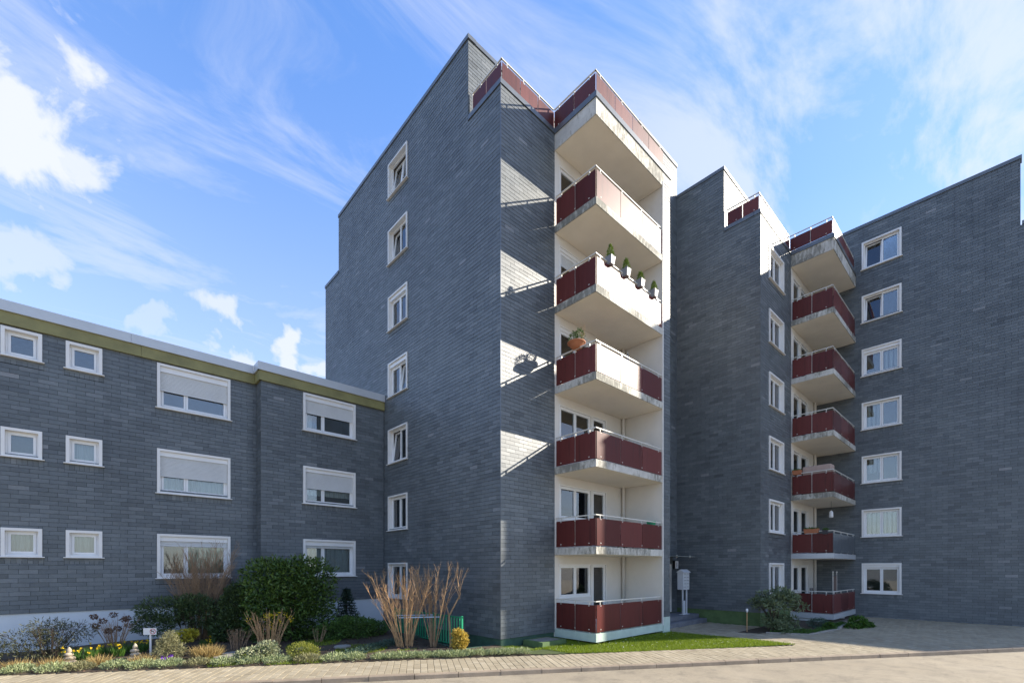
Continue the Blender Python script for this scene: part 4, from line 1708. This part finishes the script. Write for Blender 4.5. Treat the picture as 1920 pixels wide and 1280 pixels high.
# pansy and stepping stones
px, py = 1.50, 14.55
z = gz(px, py)
root = plant('pansy', (px, py, z), 'small purple pansy at the foot of the sandy shrub', 'flower')
P = np.repeat(np.stack([px + rng.normal(0, .06, 9), py + rng.normal(0, .06, 9), z + rng.uniform(.1, .17, 9)], 1), 6, 0)
leaves('petals', 'petal_purple', root, P, rng.normal(size=(len(P), 3)), .05, .045, .3)
P = np.stack([px + rng.normal(0, .07, 60), py + rng.normal(0, .07, 60), z + rng.uniform(0, .06, 60)], 1)
leaves('foliage', 'leaf_green', root, P, rng.normal(size=(60, 3)) + [0, 0, 1], .06, .03, .3)
for i, (px, py) in enumerate(((2.7, 14.2), (3.0, 14.6), (3.6, 14.45), (4.7, 14.0), (5.6, 13.5))):
    z = gz(px, py)
    m = MB()
    prof = [(random.uniform(.9, 1.1) * .22, a) for a in np.linspace(0, 6.283, 9)[:-1]]
    k = len(m.v)
    for zz, sc in ((z - .03, 1), (z + .035, 1), (z + .045, .9)):
        for r_, a in prof:
            m.v.append((px + r_ * sc * math.cos(a) * 1.2, py + r_ * sc * math.sin(a), zz))
    for l_ in (0, 8):
        for j in range(8):
            m.f.append((k + l_ + j, k + l_ + (j + 1) % 8, k + l_ + 8 + (j + 1) % 8, k + l_ + 8 + j))
            m.t.append(.5)
    m.f.append(tuple(k + 16 + j for j in range(8)))
    m.t.append(.5)
    tag(m.build('stepping_stone', 'stone_flag'), f'flat grey stepping stone between the shrubs, {ORD[i]} from the left', 'stone', 'stepping stones in the garden')


def blades(name, mat, n, sampler, h, w, kind='stuff', structure=None, label=None):
    P = sampler(n)
    n = len(P)
    a = rng.uniform(0, 6.283, n)
    H = h * rng.uniform(.5, 1.3, n)
    side = np.stack([np.cos(a), np.sin(a), np.zeros(n)], 1) * w
    lean = np.stack([rng.normal(0, .35, n), rng.normal(0, .35, n), np.ones(n)], 1) * H[:, None]
    V = np.stack([P - side, P + side, P + lean], 1).reshape(-1, 3)
    F = np.arange(3 * n).reshape(-1, 3)
    o = tri_mesh(name, mat, V, F, np.clip(rng.normal(.5, .25, n), 0, 1))
    return tag(o, label, 'grass', kind=kind)


def lawn_pts(n):
    out = []
    X = rng.uniform(9.2, 16.46, n)
    Y = rng.uniform(4.3, 10.66, n)
    for a, b in zip(X, Y):
        if lawn_in(a, b) and not (a < 10.1 and b < 9.6) and not (9.8 < a < 11.4 and b > 9.75):
            out.append((a, b, lz(a, b)))
    return np.array(out)


blades('lawn_grass', 'grass', 110000, lawn_pts, .065, .006, label='bright green lawn in front of the centre tower balconies')


def moss_pts(n):
    out = []
    X = rng.uniform(2.2, 7.5, n)
    Y = rng.uniform(11.8, 15.6, n)
    for a, b in zip(X, Y):
        if garden_in(a, b) and math.sin(a * 2.3 + b) + math.sin(b * 3.1 - a * 1.2) > .2:
            out.append((a, b, gz(a, b)))
    return np.array(out)


blades('garden_grass', 'grass', 26000, moss_pts, .05, .006, label='thin patchy grass between the garden shrubs')


def bed_pts(n):
    out = []
    for a, b in zip(rng.uniform(18.2, 24.5, n), rng.uniform(4.6, 7.1, n)):
        if in_poly(a, b, BED) and (b < 5.25 or (a < 20.6 and b < 6.2)):
            out.append((a, b, .012))
    return np.array(out)


blades('bed_groundcover', 'leaf_green', 16000, bed_pts, .11, .014, label='low green ground cover in the bed before the second tower')
# daisies
n = 90
P = np.stack([rng.uniform(10, 16, n), rng.uniform(6, 9.5, n), np.full(n, .07)], 1)
P = np.array([p for p in P if lawn_in(p[0], p[1])])
P = np.repeat(P, 5, 0)
tag(leaves('daisies', 'petal_white', None, P, rng.normal(size=(len(P), 3)) * [1, 1, .2], .018, .014, .2), 'scattered white daisies in the lawn', 'flowers', kind='stuff')
# leaf litter on the soil
n = 2600
P = []
for a, b in zip(rng.uniform(-2, 9, n), rng.uniform(10.5, 18, n)):
    if garden_in(a, b):
        P.append((a, b, gz(a, b) + .008))
P = np.array(P)
tag(leaves('leaf_litter', 'leaf_dead', None, P, rng.normal(size=(len(P), 3)) * [1, 1, .15], .07, .04, .1), 'brown leaf litter on the garden soil', 'leaves', kind='stuff')

# rhododendron and bed plants by the second tower
x, y, z = 19.75, 6.3, .012
bl = []
for _ in range(26):
    a_ = random.uniform(0, 6.283)
    r_ = 1.0 * math.sqrt(random.random())
    bl.append((x + r_ * math.cos(a_), y + r_ * .8 * math.sin(a_), .95 + .75 * (1 - r_ * r_) * random.uniform(.5, 1) + random.uniform(-.1, .1), random.uniform(.18, .3), random.uniform(.18, .3), random.uniform(.10, .17)))
for _ in range(12):
    bl.append((x + random.uniform(-.75, .7), y + random.uniform(-.6, .4), random.uniform(.15, .55), random.uniform(.2, .3), random.uniform(.2, .3), random.uniform(.12, .2)))
leafy('rhododendron', (x, y, z), 'rounded grey green rhododendron at the corner of the second tower', 'leaf_rhodo', bl, 4600, .14, .042, 1.4, stem_mat='bark_dark', inner=.35, nst=9, stem_spread=.8)
x, y = 22.0, 5.45
leafy('lavender_shrub', (x, y, .01), 'low grey lavender mound under the second tower balcony', 'leaf_bluegreen', [(x, y, .18, .5, .35, .2), (x + .25, y, .14, .35, .3, .16)], 1800, .09, .014, .3, nst=6)
x, y = 23.3, 4.35
leafy('bergenia_plant', (x, y, .0), 'dark leafy plant at the foot of the right wall corner', 'leaf_green', [(x, y, .2, .32, .3, .22), (x + .45, y - .1, .09, .4, .3, .1), (x - .4, y + .1, .07, .35, .25, .08)], 900, .13, .07, .2, nst=4, stem_spread=.3)
x, y = 21.6, 4.95
leafy('border_plant', (x, y, .0), 'small green plant on the stone edging of the bed', 'leaf_green', [(x, y, .13, .2, .18, .13)], 400, .09, .04, .15, nst=3)

# ------------------------------------------------------------------ small things
# white sign with a red ring and a dog
x, y, z = G(1.30, 15.85)
root = tag(empty('garden_sign', (x, y, z)), 'small white sign with a red ring on a post in the left border', 'sign')
d = Vector((.80, -.60))
p = Vector((x, y))
m = MB()
seg_box(m, p - d * .022, p + d * .022, -.012, .012, z - .05, z + .60)
m.build('post', 'sign_white', root)
m = MB()
seg_box(m, p - d * .17, p + d * .16, -.024, -.014, z + .55, z + .73)
bd = m.build('board', 'sign_white', root)


def on_board(u, v, e=.0):
    q = p + d * u
    l = Vector((-d.y, d.x)) * (-.0255 - e)
    return (q.x + l.x, q.y + l.y, z + .64 + v)


m = MB()
for j in range(24):
    a0, a1 = j * math.pi / 12, (j + 1) * math.pi / 12
    m.face([on_board(.07 + .075 * math.cos(a0), .075 * math.sin(a0)), on_board(.07 + .075 * math.cos(a1), .075 * math.sin(a1)),
            on_board(.07 + .060 * math.cos(a1), .060 * math.sin(a1)), on_board(.07 + .060 * math.cos(a0), .060 * math.sin(a0))])
m.face([on_board(.07 - .052, .040), on_board(.07 - .042, .050), on_board(.07 + .052, -.040), on_board(.07 + .042, -.050)])
m.build('ring', 'sign_red', bd)
m = MB()
for poly in ([(-.03, .0), (.02, .005), (.03, .02), (-.02, .022)], [(-.035, -.005), (-.02, .0), (-.02, .03), (-.04, .03)], [(.015, -.03), (.025, -.03), (.03, .01), (.018, .01)],
             [(-.03, -.03), (-.02, -.03), (-.018, .0), (-.03, .0)], [(-.058, .02), (-.03, .02), (-.03, .038), (-.05, .036)], [(.028, .018), (.05, .035), (.046, .04), (.025, .024)]):
    m.face([on_board(.07 + u, v, .001) for u, v in poly])
m.build('dog_symbol', 'black', bd)

# stacked stone figures
for (x, y), lab in (((-.30, 16.15), 'weathered stone garden figure, nearer the left edge'), ((.95, 15.45), 'weathered stone garden figure beside the white sign')):
    z = gz(x, y)
    root = tag(empty('stone_figure', (x, y, z)), lab, 'figure', 'stone figures in the left border')
    for nm, prof, dx in (('base', [(.13, 0), (.15, .02), (.14, .06), (.09, .07)], 0), ('body', [(.06, .06), (.11, .10), (.12, .14), (.07, .17), (.05, .18)], .01),
                         ('arms', [(.05, .17), (.10, .20), (.085, .25), (.04, .27)], -.01), ('head', [(.03, .26), (.055, .29), (.05, .34), (.03, .38), (.006, .41)], 0)):
        m = MB()
        m.lathe((x + dx, y, z), prof, 12, sx=1.0, sy=.8)
        m.build(nm, 'stone_figure', root, True)

# green railing beside the sunken access
root = tag(empty('green_railing', (8.2, 13.0, 0)), 'bright green metal railing with upright bars beside the gable', 'railing')
zb = .05
for (pa, pb, nb) in (((8.19, 11.05), (8.19, 12.6), 11), ((8.19, 12.66), (8.19, 15.1), 17)):
    m = MB()
    seg_box(m, pa, pb, -.022, .022, zb + .90, zb + .935)
    m.build('top_rail', 'green_paint', root)
    m = MB()
    seg_box(m, pa, pb, -.015, .015, zb + .08, zb + .105)
    m.build('bottom_rail', 'green_paint', root)
    A_, B_ = Vector(pa), Vector(pb)
    for j in range(nb + 1):
        c = A_.lerp(B_, j / nb)
        w_ = .026 if j in (0, nb) else .014
        one_box('post' if j in (0, nb) else 'bar', 'green_paint', root, c.x - w_, c.x + w_, c.y - w_ + (w_ if j == 0 else 0) - (w_ if j == nb else 0), c.y + w_ + (w_ if j == 0 else 0) - (w_ if j == nb else 0),
                (zb - .08 if j in (0, nb) else zb + .104), zb + (.899 if j not in (0, nb) else .96))
# concrete light well beside the slate corner
root = tag(empty('light_well', (10.7, 10.2, 0)), 'low mossy concrete light well with a flat grating beside the tower corner', 'light well')
m = MB()
X0, X1, Y0, Y1 = 10.25, 11.35, 9.75, 10.6
m.box(X0, X1, Y0, Y0 + .1, -.1, .16)
m.box(X0, X1, Y1 - .1, Y1, -.1, .16)
m.box(X0, X0 + .1, Y0 + .1, Y1 - .1, -.1, .16)
m.box(X1 - .1, X1, Y0 + .1, Y1 - .1, -.1, .16)
m.build('curb', 'plinth_moss', root)
m = MB()
for j in range(22):
    u = X0 + .11 + j * .041
    m.box(u, u + .012, Y0 + .1, Y1 - .1, .13, .155)
for v in (Y0 + .3, Y0 + .55):
    m.box(X0 + .1, X1 - .1, v, v + .01, .128, .152)
o = m.build('grating', 'stone_flag', root)
o['kind'] = 'stuff'

# letter boxes and house number
root = tag(empty('mailbox', (19.85, 10.05, .36)), 'white multi flap letter box on two posts beside the entrance', 'mailbox')
for xx in (19.66, 20.02):
    one_box('post', 'mail_white', root, xx, xx + .05, 10.06, 10.11, .36, 1.47)
one_box('foot_plate', 'mail_white', root, 19.55, 20.15, 9.98, 10.2, .361, .375)
one_box('side_panel', 'mail_white', root, 19.62, 19.80, 10.02, 10.055, .376, .98)
bx = one_box('cabinet', 'mail_white', root, 19.58, 20.14, 10.0, 10.28, 1.471, 2.24)
m = MB()
k = 0
m.v = [(19.53, 9.94, 2.24), (20.19, 9.94, 2.24), (20.19, 10.33, 2.24), (19.53, 10.33, 2.24), (19.53, 10.13, 2.38), (20.19, 10.13, 2.38)]
m.f = [(0, 3, 2, 1), (0, 1, 5, 4), (2, 3, 4, 5), (0, 4, 3), (1, 2, 5)]
m.t = [.5] * 5
m.build('cap', 'mail_white', root)
for i in range(2):
    for j in range(5):
        fl = one_box('flap', 'shutter', bx, 19.605 + i * .26, 19.855 + i * .26, 9.990, 9.999, 1.50 + j * .145, 1.625 + j * .145)
        one_box('name_strip', 'black', bx, 19.64 + i * .26, 19.80 + i * .26, 9.986, 9.9895, 1.59 + j * .145, 1.603 + j * .145)
root = tag(empty('house_number', (20.45, 10.8, 2.6)), 'white box sign with the house number beside the entrance door', 'sign')
one_box('casing', 'black', root, 20.30, 20.62, 10.78, 10.885, 2.40, 2.78)
one_box('face', 'sign_white', root, 20.315, 20.605, 10.772, 10.779, 2.415, 2.765)
cu = bpy.data.curves.new('digit', 'FONT')
cu.body = '1'
cu.size = .30
cu.extrude = .002
cu.align_x = 'CENTER'
tmp = bpy.data.objects.new('digit_curve', cu)
me = bpy.data.meshes.new_from_object(tmp)
bpy.data.objects.remove(tmp)
me.materials.append(MATS['black'])
me.transform(Matrix.Translation((20.46, 10.768, 2.485)) @ Matrix.Rotation(R(90), 4, 'X'))
link(bpy.data.objects.new('digit', me), root)

# garden torch
x, y = 18.55, 6.92
root = tag(empty('garden_torch', (x, y, 0)), 'thin pale wooden garden torch standing on the path edge', 'torch')
m = MB()
m.tube([(x, y, -.02), (x, y, .74)], .018, 8)
m.build('pole', 'wood_pale', root)
m = MB()
m.lathe((x, y, .74), [(.02, 0), (.04, .06), (.045, .12), (.02, .15)], 10)
m.build('head', 'lantern_white', root, True)


def conifer(c, h, r, parent, mat='leaf_conifer', n=420):
    P = []
    D = []
    for _ in range(n):
        f = random.random() ** 1.3
        rr = r * (1 - f) ** .7 * math.sqrt(random.random())
        a = random.uniform(0, 6.283)
        P.append((c[0] + rr * math.cos(a), c[1] + rr * math.sin(a), c[2] + f * h))
        D.append((math.cos(a) * .6, math.sin(a) * .6, .8))
    leaves('foliage', mat, parent, np.array(P), np.array(D), .07, .02, .35)


# planters on the fourth floor balcony rail
for i, (x, hh, ord_) in enumerate(((12.55, .42, 'first'), (13.45, .36, 'second'), (14.33, .30, 'third'), (15.22, .34, 'fourth'))):
    z0 = SL[4] + .86
    root = tag(empty('planter', (x, 8.9, z0)), f'grey balcony planter with a small conifer, {ord_} from the balcony corner', 'planter', 'grey planters on the balcony rail')
    m = MB()
    k = len(m.v)
    for zz, e in ((z0 + .04, .09), (z0 + .31, .125), (z0 + .31, .108), (z0 + .27, .105)):
        for sx, sy in ((-1, -1), (1, -1), (1, 1), (-1, 1)):
            m.v.append((x + sx * e, 8.945 + sy * e - .04, zz))
    m.f.append((3, 2, 1, 0))
    for l_ in (0, 4, 8):
        for j in range(4):
            m.f.append((l_ + j, l_ + (j + 1) % 4, l_ + 4 + (j + 1) % 4, l_ + 4 + j))
    m.f.append((12, 13, 14, 15))
    m.t = [.5] * len(m.f)
    bevel(m.build('pot', 'grey_pot', root), .01)
    conifer((x, 8.905, z0 + .27), hh, .13, root, n=600)
# terracotta bowl on the third floor balcony
x, y, z0 = 11.86, 9.75, SL[3] + 1.0
root = tag(empty('plant_bowl', (x, y, z0)), 'terracotta bowl with two small evergreens on the third floor rail', 'planter')
m = MB()
m.lathe((x, y, z0), [(.14, 0), (.22, .10), (.28, .17), (.30, .18), (.30, .21), (.27, .21), (.24, .17), (.01, .17)], 24)
m.build('bowl', 'terracotta', root, True)
for q in (-.12, .13):
    P, d, r_ = shell(420, [(x, y + q, z0 + .40, .13, .13, .20)], .5)
    leaves('foliage', 'leaf_juniper', root, P, d, .07, .02, .5)
m = MB()
stems_into(m, (x + .02, y - .25, z0 + .15), n=5, height=.55, spread=.15, r0=.005, forks=1, twigs=2, base_r=.02)
m.build('stems', 'wood_pale', root)
# folded laundry rack on the second floor balcony
z0 = SL[2]
root = tag(empty('drying_rack', (15.0, 9.5, z0)), 'folding drying rack standing on the second floor balcony', 'rack')
for j in range(6):
    m = MB()
    m.tube([(14.2 + .02 * j, 9.25 + j * .09, z0 + 1.10 + j * .012), (15.55, 9.25 + j * .09, z0 + 1.22 + j * .012)], .009, 6)
    m.build('bar', 'rail', root)
m = MB()
m.tube([(14.4, 9.2, z0), (15.4, 9.75, z0 + 1.25)], .012, 6)
m.build('leg', 'rail', root)
m = MB()
m.tube([(15.4, 9.2, z0), (14.4, 9.75, z0 + 1.15)], .012, 6)
m.build('leg', 'rail', root)
# furled parasol, third floor
z0 = SL[3]
root = tag(empty('furled_parasol', (14.7, 9.9, z0)), 'grey furled parasol leaning on the third floor balcony', 'parasol')
m = MB()
m.lathe((14.75, 9.7, z0), [(.02, .6), (.09, .75), (.10, 1.1), (.05, 1.6), (.012, 1.75)], 10)
m.build('canopy', 'grey_pot', root, True)
m = MB()
m.tube([(14.75, 9.7, z0), (14.75, 9.7, z0 + 1.8)], .015, 8)
m.build('pole', 'rail', root)
# chair on first floor balcony
z0 = SL[1]


def garden_chair(x, y, z0, label, mat='metal_dark'):
    root = tag(empty('garden_chair', (x, y, z0)), label, 'chair')
    one_box('seat', mat, root, x, x + .45, y, y + .42, z0 + .42, z0 + .45)
    for a, b in ((0, 0), (.42, 0), (0, .39), (.42, .39)):
        one_box('leg', mat, root, x + a, x + a + .03, y + b, y + b + .03, z0, z0 + .419)
    bk = MB()
    bk.tube([(x + .02, y + .42, z0 + .45), (x + .02, y + .5, z0 + 1.1), (x + .43, y + .5, z0 + 1.1), (x + .43, y + .42, z0 + .45)], .014, 6)
    for q in (.12, .22, .32):
        bk.tube([(x + q, y + .42, z0 + .45), (x + q, y + .5, z0 + 1.1)], .008, 5)
    bk.build('backrest', mat, root)


garden_chair(15.0, 9.9, z0, 'dark metal folding chair on the first floor balcony')
x, y = 15.45, 9.15
m = MB()
m.lathe((x, y, z0), [(.12, 0), (.15, .9), (.17, 1.06), (.15, 1.06), (.13, 1.0), (.01, 1.0)], 14)
tag(m.build('green_bucket', 'green_paint'), 'tall green container at the end of the first floor balcony', 'container')
# second tower balconies
z0 = SL[2]
bevel(tag(one_box('storage_box', 'cardboard', None, 24.74, 25.35, 5.62, 6.75, z0 + .001, z0 + 1.30), 'pinkish brown storage chest on the second floor balcony of the second tower', 'chest'), .03)


def trough(x0, x1, y0, y1, z, label, mat='terracotta', leaf='leaf_green'):
    root = tag(empty('flower_trough', ((x0 + x1) / 2, (y0 + y1) / 2, z)), label, 'planter')
    m = MB()
    for zz, e in ((z, .03), (z + .2, 0), (z + .2, .018), (z + .17, .02)):
        m.v += [(x0 + e, y0 + e, zz), (x1 - e, y0 + e, zz), (x1 - e, y1 - e, zz), (x0 + e, y1 - e, zz)]
    m.f.append((3, 2, 1, 0))
    for l_ in (0, 4, 8):
        for j in range(4):
            m.f.append((l_ + j, l_ + (j + 1) % 4, l_ + 4 + (j + 1) % 4, l_ + 4 + j))
    m.f.append((12, 13, 14, 15))
    m.t = [.5] * len(m.f)
    m.build('box', mat, root)
    n = 160
    P = np.stack([rng.uniform(x0 + .03, x1 - .03, n), rng.uniform(y0 + .03, y1 - .03, n), np.full(n, z + .17)], 1)
    leaves('foliage', leaf, root, P, rng.normal(size=(n, 3)) * .5 + [0, 0, 1], .12, .03, .3)


trough(24.50, 24.72, 6.05, 6.65, SL[1] + .93, 'terracotta flower trough on the first floor rail of the second tower')
trough(24.48, 24.74, 6.75, 7.12, SL[2] + .95, 'orange flower trough on the second floor rail of the second tower')
trough(24.52, 24.74, 5.70, 5.92, SL[1] + .86, 'small dark pot on the first floor rail of the second tower', 'dark_pot')
z0 = SL[1]
root = tag(empty('hanging_lantern', (26.0, 5.9, z0 + 1.7)), 'white lantern hanging from the ceiling of the first floor balcony', 'lantern')
m = MB()
m.tube([(26.0, 5.9, z0 + 2.50), (26.0, 5.9, z0 + 2.05)], .006, 5)
m.build('cord', 'black', root)
m = MB()
m.lathe((26.0, 5.9, z0 + 1.72), [(.07, 0), (.09, .02), (.08, .26), (.03, .32), (.01, .34)], 12)
m.build('shade', 'lantern_white', root, True)
z0 = SL[0]
root = tag(empty('rolled_windbreak', (26.9, 5.8, z0)), 'brown rolled windbreak between two poles on the lowest balcony of the second tower', 'windbreak')
m = MB()
k = 0
for j in range(9):
    u = 26.6 + j * .08
    k = len(m.v)
    m.v += [(u, 5.95 + .02 * (j % 2), z0 + .3), (u, 5.95 + .02 * (j % 2), z0 + 1.75 - .1 * math.sin(j / 8 * math.pi))]
    if j:
        m.f.append((k - 2, k, k + 1, k - 1))
        m.t.append(.5)
o = m.build('cloth', 'cloth_brown', root)
sm = o.modifiers.new('solid', 'SOLIDIFY')
sm.thickness = .02
for u in (26.58, 27.28):
    m = MB()
    m.tube([(u, 5.96, z0), (u, 5.96, z0 + 1.85)], .018, 8)
    m.lathe((u, 5.96, z0 + 1.84), [(.01, 0), (.035, .03), (.035, .06), (.01, .09)], 10)
    m.build('pole', 'rail', root)
garden_chair(25.7, 6.2, z0, 'dark garden chair on the lowest balcony of the second tower')
